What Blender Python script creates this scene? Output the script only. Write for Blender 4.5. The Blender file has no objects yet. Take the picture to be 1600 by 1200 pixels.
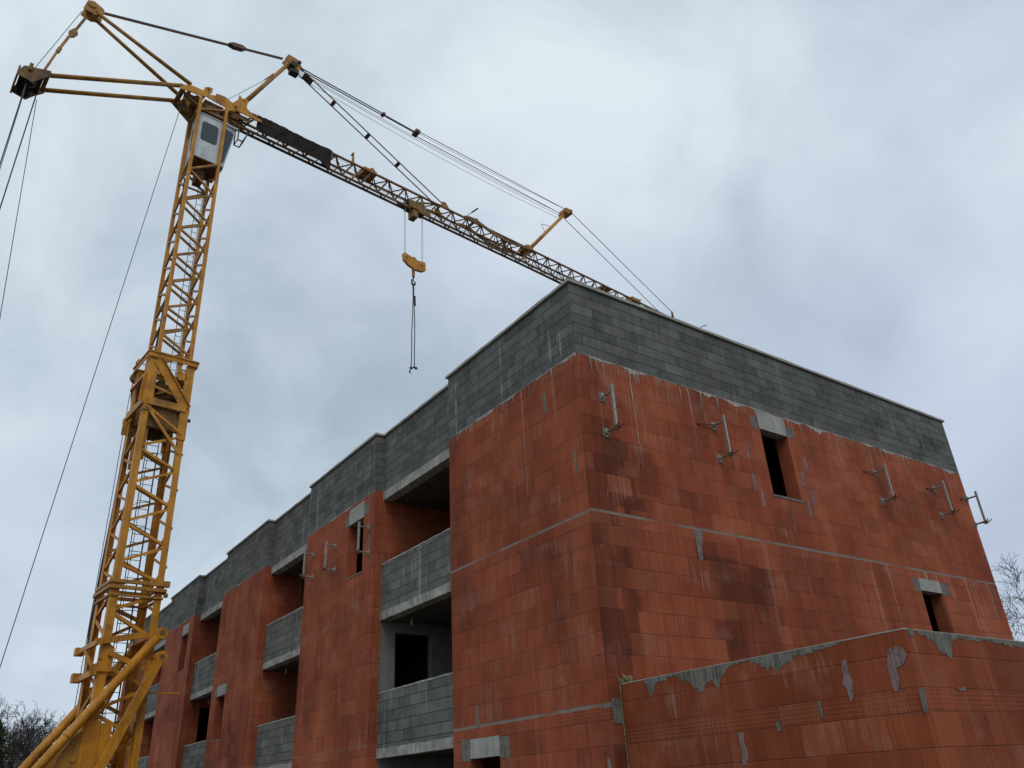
import bpy, math, random
from mathutils import Vector, Matrix
random.seed(11)
C = bpy.context.scene
col = C.collection
R = math.radians

# ------------------------------------------------------------ camera
cam_d = bpy.data.cameras.new("camera"); cam = bpy.data.objects.new("camera", cam_d); col.objects.link(cam)
C.camera = cam
YAW, PITCH, ROLL, FPX = 2.5083, 0.4778, -0.0568, 1231.45
fw = Vector((math.cos(PITCH)*math.cos(YAW), math.cos(PITCH)*math.sin(YAW), math.sin(PITCH)))
rt = Vector((math.sin(YAW), -math.cos(YAW), 0)); up = rt.cross(fw)
r2 = rt*math.cos(ROLL) + up*math.sin(ROLL); u2 = -rt*math.sin(ROLL) + up*math.cos(ROLL)
M = Matrix((r2, u2, -fw)).transposed().to_4x4(); M.translation = Vector((8.8039, -7.8528, 1.65))
cam.matrix_world = M
cam_d.sensor_fit = 'HORIZONTAL'; cam_d.sensor_width = 36; cam_d.lens = FPX/1600*36
cam_d.clip_start = 0.1; cam_d.clip_end = 3000
C.render.resolution_x, C.render.resolution_y = 1024, 768

# ------------------------------------------------------------ world: overcast sky
SUN_EL, SUN_AZ = R(48), R(-28)      # azimuth of the bright part of the sky, from +x
w = bpy.data.worlds.new("World"); C.world = w; w.use_nodes = True
nt = w.node_tree; nt.nodes.clear()
out = nt.nodes.new("ShaderNodeOutputWorld"); bg = nt.nodes.new("ShaderNodeBackground")
sky = nt.nodes.new("ShaderNodeTexSky"); sky.sky_type = 'NISHITA'; sky.sun_disc = False
sky.sun_elevation = SUN_EL; sky.sun_rotation = R(90) - SUN_AZ
skm = nt.nodes.new("ShaderNodeVectorMath"); skm.operation = 'SCALE'; skm.inputs['Scale'].default_value = 0.10
nt.links.new(sky.outputs[0], skm.inputs[0])
tc = nt.nodes.new("ShaderNodeTexCoord")
sep = nt.nodes.new("ShaderNodeSeparateXYZ"); nt.links.new(tc.outputs['Generated'], sep.inputs[0])
def wm(op, a, b=None, c=None, clamp=False):
    n = nt.nodes.new("ShaderNodeMath"); n.operation = op; n.use_clamp = clamp
    for i, v in enumerate((a, b, c)):
        if v is None: continue
        if isinstance(v, (int, float)): n.inputs[i].default_value = v
        else: nt.links.new(v, n.inputs[i])
    return n.outputs[0]
# project the view direction onto a flat cloud deck so that clouds flatten towards the horizon
zz = wm('ADD', wm('MAXIMUM', sep.outputs[2], 0.0), 0.75)
cx = wm('DIVIDE', sep.outputs[0], zz); cy = wm('DIVIDE', sep.outputs[1], zz)
cmb = nt.nodes.new("ShaderNodeCombineXYZ"); nt.links.new(cx, cmb.inputs[0]); nt.links.new(cy, cmb.inputs[1])
def wnoise(scale, detail, rough, dist, off):
    mp = nt.nodes.new("ShaderNodeMapping"); mp.inputs['Location'].default_value = off
    nt.links.new(cmb.outputs[0], mp.inputs[0])
    n = nt.nodes.new("ShaderNodeTexNoise"); n.inputs['Scale'].default_value = scale; n.inputs['Detail'].default_value = detail
    n.inputs['Roughness'].default_value = rough; n.inputs['Distortion'].default_value = dist
    nt.links.new(mp.outputs[0], n.inputs['Vector']); return n.outputs['Fac']
n1 = wnoise(2.0, 6, 0.50, 0.5, (3.1, 0.4, 0)); n2 = wnoise(6.0, 6, 0.55, 0.6, (7.3, 2.2, 1.0)); n3 = wnoise(1.3, 2, 0.4, 0, (11.0, 5.0, 2.0))
f = wm('ADD', wm('MULTIPLY', n1, 0.72), wm('MULTIPLY', n2, 0.28))
ramp = nt.nodes.new("ShaderNodeValToRGB"); nt.links.new(f, ramp.inputs[0])
e = ramp.color_ramp.elements
e[0].position = 0.38; e[0].color = (0.375, 0.470, 0.540, 1)
e[1].position = 0.62; e[1].color = (0.800, 0.880, 0.935, 1)
m_ = e.new(0.50); m_.color = (0.590, 0.690, 0.770, 1)
tint = nt.nodes.new("ShaderNodeMix"); tint.data_type = 'RGBA'; tint.blend_type = 'MIX'
nt.links.new(wm('MULTIPLY', wm('SUBTRACT', n3, 0.45, clamp=True), 2.2, clamp=True), tint.inputs[0])
nt.links.new(ramp.outputs[0], tint.inputs[6]); tint.inputs[7].default_value = (0.560, 0.620, 0.790, 1)
mix = nt.nodes.new("ShaderNodeMix"); mix.data_type = 'RGBA'; mix.inputs[0].default_value = 0.93
nt.links.new(skm.outputs[0], mix.inputs[6]); nt.links.new(tint.outputs[2], mix.inputs[7])
nt.links.new(mix.outputs[2], bg.inputs[0]); bg.inputs[1].default_value = 1.0
nt.links.new(bg.outputs[0], out.inputs[0])

# ------------------------------------------------------------ sun behind the cloud
sd = bpy.data.lights.new("sun", 'SUN'); sd.energy = 0.8; sd.angle = R(25); sd.color = (1.0, 0.96, 0.90)
so = bpy.data.objects.new("sun", sd); col.objects.link(so)
sv = Vector((math.cos(SUN_EL)*math.cos(SUN_AZ), math.cos(SUN_EL)*math.sin(SUN_AZ), math.sin(SUN_EL)))
so.rotation_euler = sv.to_track_quat('Z', 'Y').to_euler(); so.location = (20, -20, 30)
C.view_settings.view_transform = 'Standard'; C.view_settings.look = 'None'
C.view_settings.exposure = 0.0; C.view_settings.gamma = 1

# ============================================================ node maths helper
class S:
    """a float socket with operators"""
    def __init__(s, nt, o): s.nt, s.o = nt, o
    def m(s, op, *a, clamp=False):
        n = s.nt.nodes.new("ShaderNodeMath"); n.operation = op; n.use_clamp = clamp
        for i, v in enumerate((s,)+a):
            if isinstance(v, S): s.nt.links.new(v.o, n.inputs[i])
            else: n.inputs[i].default_value = v
        return S(s.nt, n.outputs[0])
    def __add__(s, b): return s.m('ADD', b)
    def __sub__(s, b): return s.m('SUBTRACT', b)
    def __mul__(s, b): return s.m('MULTIPLY', b)
    def __truediv__(s, b): return s.m('DIVIDE', b)
    def floor(s): return s.m('FLOOR')
    def mod(s, b): return s.m('FLOORED_MODULO', b)
    def lt(s, b): return s.m('LESS_THAN', b)
    def gt(s, b): return s.m('GREATER_THAN', b)
    def mx(s, b): return s.m('MAXIMUM', b)
    def mn(s, b): return s.m('MINIMUM', b)
    def inv(s): return S.const(s.nt, 1.0) - s
    def sm(s, a, b):      # smoothstep from a to b
        n = s.nt.nodes.new("ShaderNodeMapRange"); n.interpolation_type = 'SMOOTHSTEP'
        s.nt.links.new(s.o, n.inputs[0]); n.inputs[1].default_value = a; n.inputs[2].default_value = b
        return S(s.nt, n.outputs[0])
    @staticmethod
    def const(nt, v):
        n = nt.nodes.new("ShaderNodeValue"); n.outputs[0].default_value = v; return S(nt, n.outputs[0])
def vec(nt, x, y, z=0.0):
    n = nt.nodes.new("ShaderNodeCombineXYZ")
    for i, v in enumerate((x, y, z)):
        if isinstance(v, S): nt.links.new(v.o, n.inputs[i])
        else: n.inputs[i].default_value = v
    return n.outputs[0]
def noise(nt, v, scale=1, detail=3, rough=.5, dist=0):
    n = nt.nodes.new("ShaderNodeTexNoise"); n.inputs['Scale'].default_value = scale; n.inputs['Detail'].default_value = detail
    n.inputs['Roughness'].default_value = rough; n.inputs['Distortion'].default_value = dist
    nt.links.new(v, n.inputs['Vector']); return S(nt, n.outputs['Fac'])
def white(nt, v):
    n = nt.nodes.new("ShaderNodeTexWhiteNoise"); nt.links.new(v, n.inputs['Vector']); return S(nt, n.outputs['Value'])
def mixc(nt, f, a, b):
    n = nt.nodes.new("ShaderNodeMix"); n.data_type = 'RGBA'
    if isinstance(f, S): nt.links.new(f.o, n.inputs[0])
    else: n.inputs[0].default_value = f
    for i, c in ((6, a), (7, b)):
        if isinstance(c, tuple): n.inputs[i].default_value = (*c, 1)
        else: nt.links.new(c, n.inputs[i])
    return n.outputs[2]
def newmat(name, rough=.85, spec=.25, metal=0):
    m = bpy.data.materials.new(name); m.use_nodes = True
    b = m.node_tree.nodes['Principled BSDF']; b.inputs['Roughness'].default_value = rough
    b.inputs['Specular IOR Level'].default_value = spec; b.inputs['Metallic'].default_value = metal
    return m, m.node_tree, b
def coords(nt):
    t = nt.nodes.new("ShaderNodeTexCoord"); s = nt.nodes.new("ShaderNodeSeparateXYZ")
    nt.links.new(t.outputs['Object'], s.inputs[0])
    return t.outputs['Object'], S(nt, s.outputs[0]), S(nt, s.outputs[1]), S(nt, s.outputs[2])
def bump(nt, b, h, strength=.5, dist=.01):
    n = nt.nodes.new("ShaderNodeBump"); n.inputs['Strength'].default_value = strength; n.inputs['Distance'].default_value = dist
    nt.links.new(h.o, n.inputs['Height']); nt.links.new(n.outputs[0], b.inputs['Normal'])

def clay_mat(name, z0, annex=False):
    m, nt, b = newmat(name, .9, .18)
    P, x, y, z = coords(nt)
    hx = x + y
    warp = noise(nt, vec(nt, hx*1.3, z*1.3), 1, 2) - .5
    zr = (z - z0).mod(2.8)
    rw = (zr/.3225).floor()
    stor = ((z - z0)/2.8).floor()
    row = rw + stor*9.0
    u = hx/.52 + white(nt, vec(nt, row, 3.3))*.25 + row.mod(2)*.5
    ci = u.floor(); fu = u - ci
    # joints
    du = fu.mn(fu.inv())*.52
    fz = zr - rw*.3225; top = (rw.gt(7.5))*(-.1) + .3225
    dz = fz.mn((top - fz).m('ABSOLUTE'))
    fine = noise(nt, vec(nt, hx*9.0, z*9.0), 1, 4)
    jh = (dz + (fine - .5)*.008).sm(.002, .010).inv()
    jv = (du + (fine - .5)*.008).sm(.001, .009).inv()
    jvs = white(nt, vec(nt, ci, row, 9.1)).sm(.1, .9)
    joint = (jh*.9).mx(jv*(jvs*.65 + .35))
    rnd = white(nt, vec(nt, ci, row)); rnd2 = white(nt, vec(nt, ci, row, 5.0))
    patch = noise(nt, vec(nt, ci*.30, row*.26, 1.7), 1, 2)
    strk = noise(nt, vec(nt, hx*17.0, z*.9, y), 1, 4, .6)
    strk2 = noise(nt, vec(nt, hx*70.0, z*.8, 2.0), 1, 2, .5)
    smooth = noise(nt, vec(nt, hx*.55, z*.5, 8.0), 1, 4, .6, .4)
    seep = noise(nt, vec(nt, hx*1.6, z*.22, 51.0), 1, 5, .62, .3)
    t = (rnd - .5)*.15 + (patch - .5)*.7 + (smooth - .5)*1.35 + (seep - .5)*.95 + (strk - .5)*.5 + (strk2 - .5)*.32 + .53
    if not annex:
        # damp stepped zones on the gable wall: beside the corner, and in the middle of the first floor
        cy_ = (ci + .5 + (fine - .5)*.3)
        edge = y + (rnd - .5)*.55 + (fine - .5)*.12
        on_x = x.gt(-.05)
        k1 = (edge - (z - 5.6).gt(0)*z.lt(6.82)*.32 + (z.lt(5.46))*.12).sm(.62, .76).inv() * (z - 7.13).sm(-.03, .03).inv() * on_x
        k2 = (y + (rnd2 - .5)*.5).sm(2.35, 2.5) * (y + (rnd - .5)*.6).sm(4.0, 4.3).inv() * (z - 4.97 + (rnd - .5)*.2).sm(-.05, .05).inv() * on_x
        k3 = (y + (rnd2 - .5)*.5).sm(.95, 1.1) * (y + (rnd - .5)*.4).sm(1.6, 1.8).inv() * (z - 6.7).sm(-.03, .03).inv() * z.gt(5.9) * on_x
        damp = k1.mx(k2*.75).mx(k3*.7)
        wet = (noise(nt, vec(nt, hx*1.1, z*.12, 71.0), 1, 4, .6).sm(.50, .60))*((z - 8.27 + (strk - .5)*1.4).sm(-2.2, -.7))
        t = t - damp*.37 - wet*.16*on_x
        t = t + on_x*.05  # whole gable face painted lighter, as the side that gets more light
    t = t.mx(0.0).mn(1.0)
    rampn = nt.nodes.new("ShaderNodeValToRGB"); nt.links.new(t.o, rampn.inputs[0]); el = rampn.color_ramp.elements
    el[0].position = .0; el[0].color = ((.104, .027, .014, 1) if not annex else (.120, .029, .012, 1))
    el[1].position = 1.; el[1].color = ((.400, .112, .052, 1) if not annex else (.330, .085, .034, 1))
    a_ = el.new(.5); a_.color = ((.250, .059, .027, 1) if not annex else (.215, .050, .020, 1))
    base = rampn.outputs[0]
    # a few blocks browner / more orange
    base = mixc(nt, (rnd2.gt(.94))*.22, base, (.20, .085, .045))
    base = mixc(nt, (rnd2.lt(.05))*.25, base, (.40, .125, .055))
    film = white(nt, vec(nt, ci, row, 12.0)).sm(.55, 1.0)*strk2.sm(.35, .75)*noise(nt, vec(nt, hx*3.0, z*3.0, 41.0), 1, 3).sm(.42, .62)
    base = mixc(nt, film*.42, base, (.40, .22, .165))
    # ribbed slab-edge course
    band = (zr - 2.575).gt(0)
    rib = ((zr*(2*math.pi/.045)).m('SINE')*.5 + .5)*band
    base = mixc(nt, rib.sm(.55, .95)*band*.26, base, (.36, .115, .065))
    jw = noise(nt, vec(nt, hx*2.2, z*2.2, 61.0), 1, 3).sm(.3, .7)
    base = mixc(nt, joint*(jw*.45 + .22), base, (.065, .022, .016))
    # lime runs
    s1 = noise(nt, vec(nt, hx*7.0 + warp*.25 + z*.05, z*.16, 4.0), 1, 3, .65)
    s2 = noise(nt, vec(nt, hx*2.0, z*.6, 14.0), 1, 2)
    run = s1.sm(.60, .72)*s2.sm(.42, .66)
    s3 = noise(nt, vec(nt, hx*24.0 + z*.3, z*.9, 6.0), 1, 3, .7)
    bloom = noise(nt, vec(nt, hx*1.1, z*1.6, 31.0), 1, 3).sm(.54, .72)*s3.sm(.45, .7)
    base = mixc(nt, (run*.26).mx(bloom*.40), base, (.46, .31, .26))
    if not annex:
        below = (z - 8.27)
        fall = below.sm(-1.35, 0.0)
        thin = noise(nt, vec(nt, hx*11.0 + warp*.5, z*.12, 21.0), 1, 2, .5).sm(.635, .70)
        base = mixc(nt, thin*fall*.42, base, (.55, .50, .45))
        fall2 = (z - 5.43).sm(-1.9, 0.0)*z.lt(5.46)*(x.gt(-.05))*(y.sm(3.2, 4.6))
        thin2 = noise(nt, vec(nt, hx*9.0 + warp*.3 + z*.06, z*.1, 27.0), 1, 2, .5).sm(.60, .70)
        base = mixc(nt, thin2*fall2*.38, base, (.52, .36, .30))
        # mortar bed at each floor line
        line = (zr - 2.8 + .035 + (fine - .5)*.03).gt(0).mx((zr + (fine - .5)*.02).lt(.012))*z.lt(7.9)
        wear = noise(nt, vec(nt, hx*.9, z*2.0, 17.0), 1, 3).sm(.36, .55)
        base = mixc(nt, line*(x.gt(-4.3)*.7 + .25)*(wear*.8 + .16), base, (.21, .20, .175))
    nt.links.new(base, b.inputs['Base Color'])
    h = (joint*-1.0) + strk2*.18 + fine*.12 + rib*.25 + (rnd - .5)*.35
    bump(nt, b, h, .55, .008)
    return m

def block_mat(name, z0, base_lo, base_hi, drip=True):
    m, nt, b = newmat(name, .93, .15)
    P, x, y, z = coords(nt)
    hx = x + y
    zr = (z - z0); row = (zr/.206).floor(); fz = zr - row*.206
    u = hx/.5 + white(nt, vec(nt, row, 2.2))*.16 + row.mod(2)*.5
    ci = u.floor(); fu = u - ci
    du = fu.mn(fu.inv())*.5; dz = fz.mn((fz*-1.0) + .206)
    fine = noise(nt, vec(nt, hx*10.0, z*10.0), 1, 4)
    grain = noise(nt, vec(nt, hx*60.0, z*60.0, 1.0), 1, 3, .7)
    jh = (dz + (fine - .5)*.007).sm(.002, .011).inv(); jv = (du + (fine - .5)*.008).sm(.002, .012).inv()
    rnd = white(nt, vec(nt, ci, row)); rnd2 = white(nt, vec(nt, ci, row, 4.0))
    big = noise(nt, vec(nt, hx*.8, z*1.2, 3.0), 1, 5, .6, .3)
    sm2 = noise(nt, vec(nt, hx*4.5, z*3.0, 13.0), 1, 4, .65)
    strk = noise(nt, vec(nt, hx*11.0, z*.8, 5.0), 1, 4, .65)
    t = ((rnd - .5)*.48 + (big - .5)*1.0 + (sm2 - .5)*.95 + (strk - .5)*.6 + (grain - .5)*.6 + .5).mx(0.0).mn(1.0)
    c = mixc(nt, t, base_lo, base_hi)
    c = mixc(nt, rnd2.gt(.86)*.3, c, (.13, .115, .10))
    c = mixc(nt, (jh*.9).mx(jv*.85), c, (.020, .021, .021))
    c = mixc(nt, jv*rnd2.gt(.55)*.45, c, (.30, .30, .29))
    if drip:
        d = noise(nt, vec(nt, hx*6.5 + sm2*.12, z*.10, 9.0), 1, 3, .55).sm(.61, .67)
        sp = noise(nt, vec(nt, hx*1.0, z*1.6, 19.0), 1, 3).sm(.40, .6)
        c = mixc(nt, d*sp*.62, c, (.40, .40, .38))
    nt.links.new(c, b.inputs['Base Color'])
    bump(nt, b, (jh.mx(jv*.5))*-1.0 + grain*.35 + fine*.2, .6, .008)
    return m

def concrete_mat(name, lo, hi, streak=.6, sc=1.0):
    m, nt, b = newmat(name, .88, .2)
    P, x, y, z = coords(nt); hx = x + y
    a = noise(nt, vec(nt, hx*3*sc, y*2, z*3*sc), 1, 5, .6); s = noise(nt, vec(nt, hx*16*sc, z*1.2, 3.0), 1, 4, .65)
    g = noise(nt, P, 45, 3, .7)
    t = ((a - .5)*1.5 + (s - .5)*streak*2.2 + (g - .5)*.4 + .5).mx(0.0).mn(1.0)
    nt.links.new(mixc(nt, t, lo, hi), b.inputs['Base Color']); bump(nt, b, g + a*.6, .4, .006)
    return m

def patchy(m, thr, sc=26.0):
    """mortar dragged thin: the smear is broken where the block shows through"""
    nt = m.node_tree; b = nt.nodes['Principled BSDF']; P, x, y, z = coords(nt)
    a = noise(nt, vec(nt, (x + y)*sc*1.6, z*sc*.45), 1, 4, .7)*.5 + noise(nt, P, sc, 4, .7)*.5
    nt.links.new(a.sm(thr - .03, thr + .03).o, b.inputs['Alpha']); return m
def plain_mat(name, lo, hi, scale=6, rough=.6, metal=0, spec=.4, dirt=None, bmp=.15):
    m, nt, b = newmat(name, rough, spec, metal)
    P, x, y, z = coords(nt)
    a = noise(nt, P, scale, 5, .6)
    c = mixc(nt, a.sm(.3, .7), lo, hi)
    if dirt:
        d = noise(nt, P, scale*.35, 6, .7, .4).sm(.52, .68)
        s = noise(nt, vec(nt, x*14.0, y*14.0, z*.7), 1, 4, .6).sm(.5, .72)
        c = mixc(nt, d.mx(s*.7)*.75, c, dirt)
    nt.links.new(c, b.inputs['Base Color'])
    if bmp: bump(nt, b, noise(nt, P, scale*6, 3), bmp, .004)
    return m

MC = clay_mat("clay_block", 2.69)
MA = clay_mat("clay_block_annex", 2.37, True)
MG = block_mat("dark_concrete_block", 8.27, (.055, .056, .052), (.180, .181, .170))
MB_ = block_mat("balcony_concrete_block", 3.71, (.075, .079, .071), (.190, .194, .176))
MGI = block_mat("inner_concrete_block", 2.69, (.19, .20, .20), (.30, .31, .31), False)
MS = concrete_mat("slab_concrete", (.15, .15, .135), (.46, .45, .41), .8)
MSD = concrete_mat("slab_soffit", (.045, .040, .036), (.13, .115, .10), .2)  # darker than the slab edges: balcony shade is put into the concrete colour
MSW = concrete_mat("plastered_concrete", (.13, .135, .13), (.23, .235, .225), .3)
ML = concrete_mat("lintel_concrete", (.22, .22, .20), (.41, .40, .37), .9)
MCO = concrete_mat("coping_mortar", (.24, .23, .20), (.42, .41, .36), .3)
MM = concrete_mat("mortar_smear", (.085, .080, .068), (.225, .215, .185), 1.2, 2)
MP = concrete_mat("mauve_mortar", (.12, .075, .072), (.29, .21, .205), 1.2, 2)
patchy(MM, .405); patchy(MP, .415)
MLIME = concrete_mat("pale_mortar", (.13, .12, .11), (.55, .52, .47), 1.3, 2)
MFOAM = plain_mat("sealing_foam", (.12, .09, .04), (.27, .22, .11), 30, .9)
MGALV = plain_mat("galvanised_steel", (.24, .235, .215), (.44, .43, .39), 25, .5, .5, .5, (.12, .10, .08))
MRUST = plain_mat("rusty_steel", (.10, .04, .02), (.20, .10, .06), 25, .8, .2)
MY = plain_mat("yellow_paint", (.40, .160, .012), (.60, .262, .020), 1.8, .5, 0, .35, (.15, .066, .020))
MYD = plain_mat("worn_yellow_paint", (.28, .130, .020), (.46, .220, .036), 2.5, .5, 0, .35, (.11, .055, .025))
MJL = plain_mat("shaded_lattice_steel", (.055, .030, .014), (.165, .085, .030), 3, .6, 0, .3, (.02, .015, .012))  # jib yellow darkened to brown: the shade of its underside, painted in
MJ = plain_mat("shaded_weathered_steel", (.13, .068, .024), (.29, .150, .046), 3, .6, 0, .3, (.05, .032, .022))  # dirty crane yellow, browned further by painted-in shade of parts seen from below
MDK = plain_mat("dark_steel", (.018, .016, .016), (.045, .038, .034), 8, .6, .2)
MROPE = plain_mat("steel_rope", (.045, .050, .058), (.09, .095, .10), 30, .5, .4, .4, None, 0)
MTIE = plain_mat("tie_bar_paint", (.070, .035, .030), (.16, .08, .06), 8, .6)
MW = plain_mat("cab_white_paint", (.52, .57, .58), (.62, .66, .66), 2, .4, 0, .4, (.33, .34, .33), .05)
MGL, _n, _b = newmat("cab_glass", .08, .6); _b.inputs['Base Color'].default_value = (.035, .045, .055, 1)
MTARP = plain_mat("dark_tarpaulin", (.006, .004, .003), (.032, .020, .013), 5, .85)
MNET = plain_mat("pale_netting", (.30, .34, .36), (.45, .49, .50), 30, .9)
MBARK = plain_mat("bark", (.030, .024, .020), (.075, .06, .05), 9, .95)
MTWIG = plain_mat("twig_bark", (.026, .020, .018), (.066, .052, .046), 5, .95, bmp=0)
MIVY = plain_mat("evergreen_leaf", (.012, .022, .008), (.045, .065, .022), 3, .8, bmp=0)
MSOIL = plain_mat("soil", (.06, .048, .036), (.17, .145, .11), 3.5, .95)
MBALL = concrete_mat("ballast_concrete", (.24, .24, .22), (.38, .38, .35), .4)

# ============================================================ mesh helper
class MB:
    def __init__(s): s.v, s.f = [], []
    def add(s, vs, fs):
        o = len(s.v); s.v += [tuple(v) for v in vs]; s.f += [tuple(i+o for i in f) for f in fs]; return s
    def box(s, x0, x1, y0, y1, z0, z1):
        return s.add([(x0,y0,z0),(x1,y0,z0),(x1,y1,z0),(x0,y1,z0),(x0,y0,z1),(x1,y0,z1),(x1,y1,z1),(x0,y1,z1)],
                     [(0,3,2,1),(4,5,6,7),(0,1,5,4),(1,2,6,5),(2,3,7,6),(3,0,4,7)])
    def frame(s, p, q, ref):
        p, q = Vector(p), Vector(q); d = (q-p)
        if d.length < 1e-6: d = Vector((0,0,1e-4))
        d.normalize(); r = Vector(ref)
        if abs(d.dot(r)) > .97: r = Vector((1,0,0)) if abs(d.x) < .9 else Vector((0,1,0))
        a = d.cross(r).normalized(); b = a.cross(d).normalized()
        return p, q, a, b
    def beam(s, p, q, w, h=None, ref=(0,0,1), off=(0,0)):
        """rectangular bar, width w across ref, height h along ref"""
        h = h or w; p, q, a, b = s.frame(p, q, ref)
        p = p + a*off[0] + b*off[1]; q = q + a*off[0] + b*off[1]
        c = [a*(w/2)*i + b*(h/2)*j for i, j in ((-1,-1),(1,-1),(1,1),(-1,1))]
        return s.add([p+k for k in c]+[q+k for k in c], [(0,1,2,3),(7,6,5,4)]+[(i,i+4,(i+1)%4+4,(i+1)%4) for i in range(4)])
    def angle(s, p, q, w, ref=(0,0,1), t=.014):
        """steel angle iron"""
        s.beam(p, q, w, t, ref); return s.beam(p, q, t, w, ref, (w/2-t/2, w/2+t*.3))
    def tube(s, p, q, r, r2=None, n=8, cap=True):
        r2 = r if r2 is None else r2; p, q, a, b = s.frame(p, q, (0,0,1))
        vs = [p+(a*math.cos(t)+b*math.sin(t))*r for t in [2*math.pi*i/n for i in range(n)]]
        vs += [q+(a*math.cos(t)+b*math.sin(t))*r2 for t in [2*math.pi*i/n for i in range(n)]]
        fs = [(i,i+n,(i+1)%n+n,(i+1)%n) for i in range(n)]
        if cap: fs += [tuple(range(n)), tuple(range(2*n-1, n-1, -1))]
        return s.add(vs, fs)
    def path(s, pts, r, n=6):
        for a, b in zip(pts, pts[1:]): s.tube(a, b, r, None, n)
        return s
    def plate(s, pts, d0, d1, ax='y'):
        """polygon (h, z) extruded between d0 and d1 along ax"""
        n = len(pts)
        mk = (lambda p, d: (p[0], d, p[1])) if ax == 'y' else (lambda p, d: (d, p[0], p[1]))
        return s.add([mk(p, d0) for p in pts]+[mk(p, d1) for p in pts],
                     [tuple(range(n)), tuple(range(2*n-1, n-1, -1))]+[(i,i+n,(i+1)%n+n,(i+1)%n) for i in range(n)])
    def panel(s, ax, pos, h0, h1, z0, z1, t, holes=()):
        """wall with real openings; front face at pos (normal -y or +x), thickness t inwards"""
        hs = sorted({h0, h1, *[v for a in holes for v in a[:2]]}); zs = sorted({z0, z1, *[v for a in holes for v in a[2:]]})
        hs = [v for v in hs if h0 <= v <= h1]; zs = [v for v in zs if z0 <= v <= z1]
        solid = {}
        for i in range(len(hs)-1):
            for j in range(len(zs)-1):
                cx_, cz_ = (hs[i]+hs[i+1])/2, (zs[j]+zs[j+1])/2
                solid[i,j] = not any(a[0] < cx_ < a[1] and a[2] < cz_ < a[3] for a in holes)
        P = (lambda h, z, d: (h, pos+d, z)) if ax == 'y' else (lambda h, z, d: (pos-d, h, z))
        for (i,j), ok in solid.items():
            if not ok: continue
            a, b, c, d = hs[i], hs[i+1], zs[j], zs[j+1]
            s.add([P(a,c,0),P(b,c,0),P(b,d,0),P(a,d,0)], [(0,1,2,3)]); s.add([P(a,c,t),P(b,c,t),P(b,d,t),P(a,d,t)], [(3,2,1,0)])
            for di, dj, e1, e2 in ((-1,0,(a,c),(a,d)),(1,0,(b,d),(b,c)),(0,-1,(b,c),(a,c)),(0,1,(a,d),(b,d))):
                if not solid.get((i+di,j+dj), False):
                    s.add([P(*e1,0),P(*e2,0),P(*e2,t),P(*e1,t)], [(0,1,2,3)])
        return s
    def build(s, name, mat, parent=None, label=None, smooth=False, cat=None, group=None, kind=None):
        me = bpy.data.meshes.new(name); me.from_pydata(s.v, [], s.f); me.materials.append(mat)
        me.validate(); me.update()
        if smooth:
            for p_ in me.polygons: p_.use_smooth = True
        o = bpy.data.objects.new(name, me); col.objects.link(o)
        if parent: o.parent = parent
        tag(o, label, cat, group, kind); return o
def tag(o, label=None, cat=None, group=None, kind=None):
    for k, v in (('label', label), ('category', cat), ('group', group), ('kind', kind)):
        if v: o[k] = v
def empty(name, loc=(0,0,0), **k):
    o = bpy.data.objects.new(name, None); col.objects.link(o); o.location = loc; o.empty_display_size = .3; tag(o, **k); return o
def ragged(ax, pos, h0, h1, zt, depth, step=.03, t=.006, rnd=random.Random(5)):
    """thin smear of mortar: straight top, ragged lower edge. depth(h) in metres"""
    n = max(2, int((h1-h0)/step)); pts = []
    sgn = -1 if ax == 'y' else 1
    mb = MB(); prev = None; wk = .5
    for i in range(n+1):
        h = h0+(h1-h0)*i/n; wk = wk*.62+rnd.random()*.38; d = max(.004, depth(h)*(.35+1.3*wk)+rnd.uniform(-.006,.006))
        if rnd.random() < .06: d *= 1.5
        cur = (h, zt, zt-d)
        if prev:
            mk = (lambda h_, z_, k: (h_, pos+sgn*k, z_)) if ax == 'y' else (lambda h_, z_, k: (pos+sgn*k, h_, z_))
            a, b = prev, cur
            mb.add([mk(a[0],a[2],t*.6),mk(b[0],b[2],t*.6),mk(b[0],b[1],t),mk(a[0],a[1],t),
                    mk(a[0],a[2],-.001),mk(b[0],b[2],-.001),mk(b[0],b[1],-.001),mk(a[0],a[1],-.001)],
                   [(0,1,2,3),(4,5,1,0),(3,2,6,7)])
        prev = cur
    return mb
def blobmesh(ax, pos, pts, t=.012, rnd=random.Random(9), jit=.006):
    """patch of trowelled mortar with its own outline, domed to the middle"""
    out_ = []
    for i, p in enumerate(pts):
        q = pts[(i+1) % len(pts)]; k = max(1, int(math.hypot(q[0]-p[0], q[1]-p[1])/.03))
        for j in range(k):
            out_.append((p[0]+(q[0]-p[0])*j/k+rnd.uniform(-jit,jit), p[1]+(q[1]-p[1])*j/k+rnd.uniform(-jit,jit)))
    sgn = -1 if ax == 'y' else 1
    mk = (lambda p, k: (p[0], pos+sgn*k, p[1])) if ax == 'y' else (lambda p, k: (pos+sgn*k, p[0], p[1]))
    mb = MB(); n = len(out_)
    mb.add([mk(p, -.001) for p in out_]+[mk(p, t*rnd.uniform(.45,.7)) for p in out_], [tuple(range(n, 2*n))]+[(i,(i+1)%n,(i+1)%n+n,i+n) for i in range(n)])
    return mb

# ============================================================ ground
g = MB(); g.add([(-600,-600,0),(600,-600,0),(600,600,0),(-600,600,0)], [(0,1,2,3)])
g.build('ground', MSOIL, kind='structure')

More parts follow.
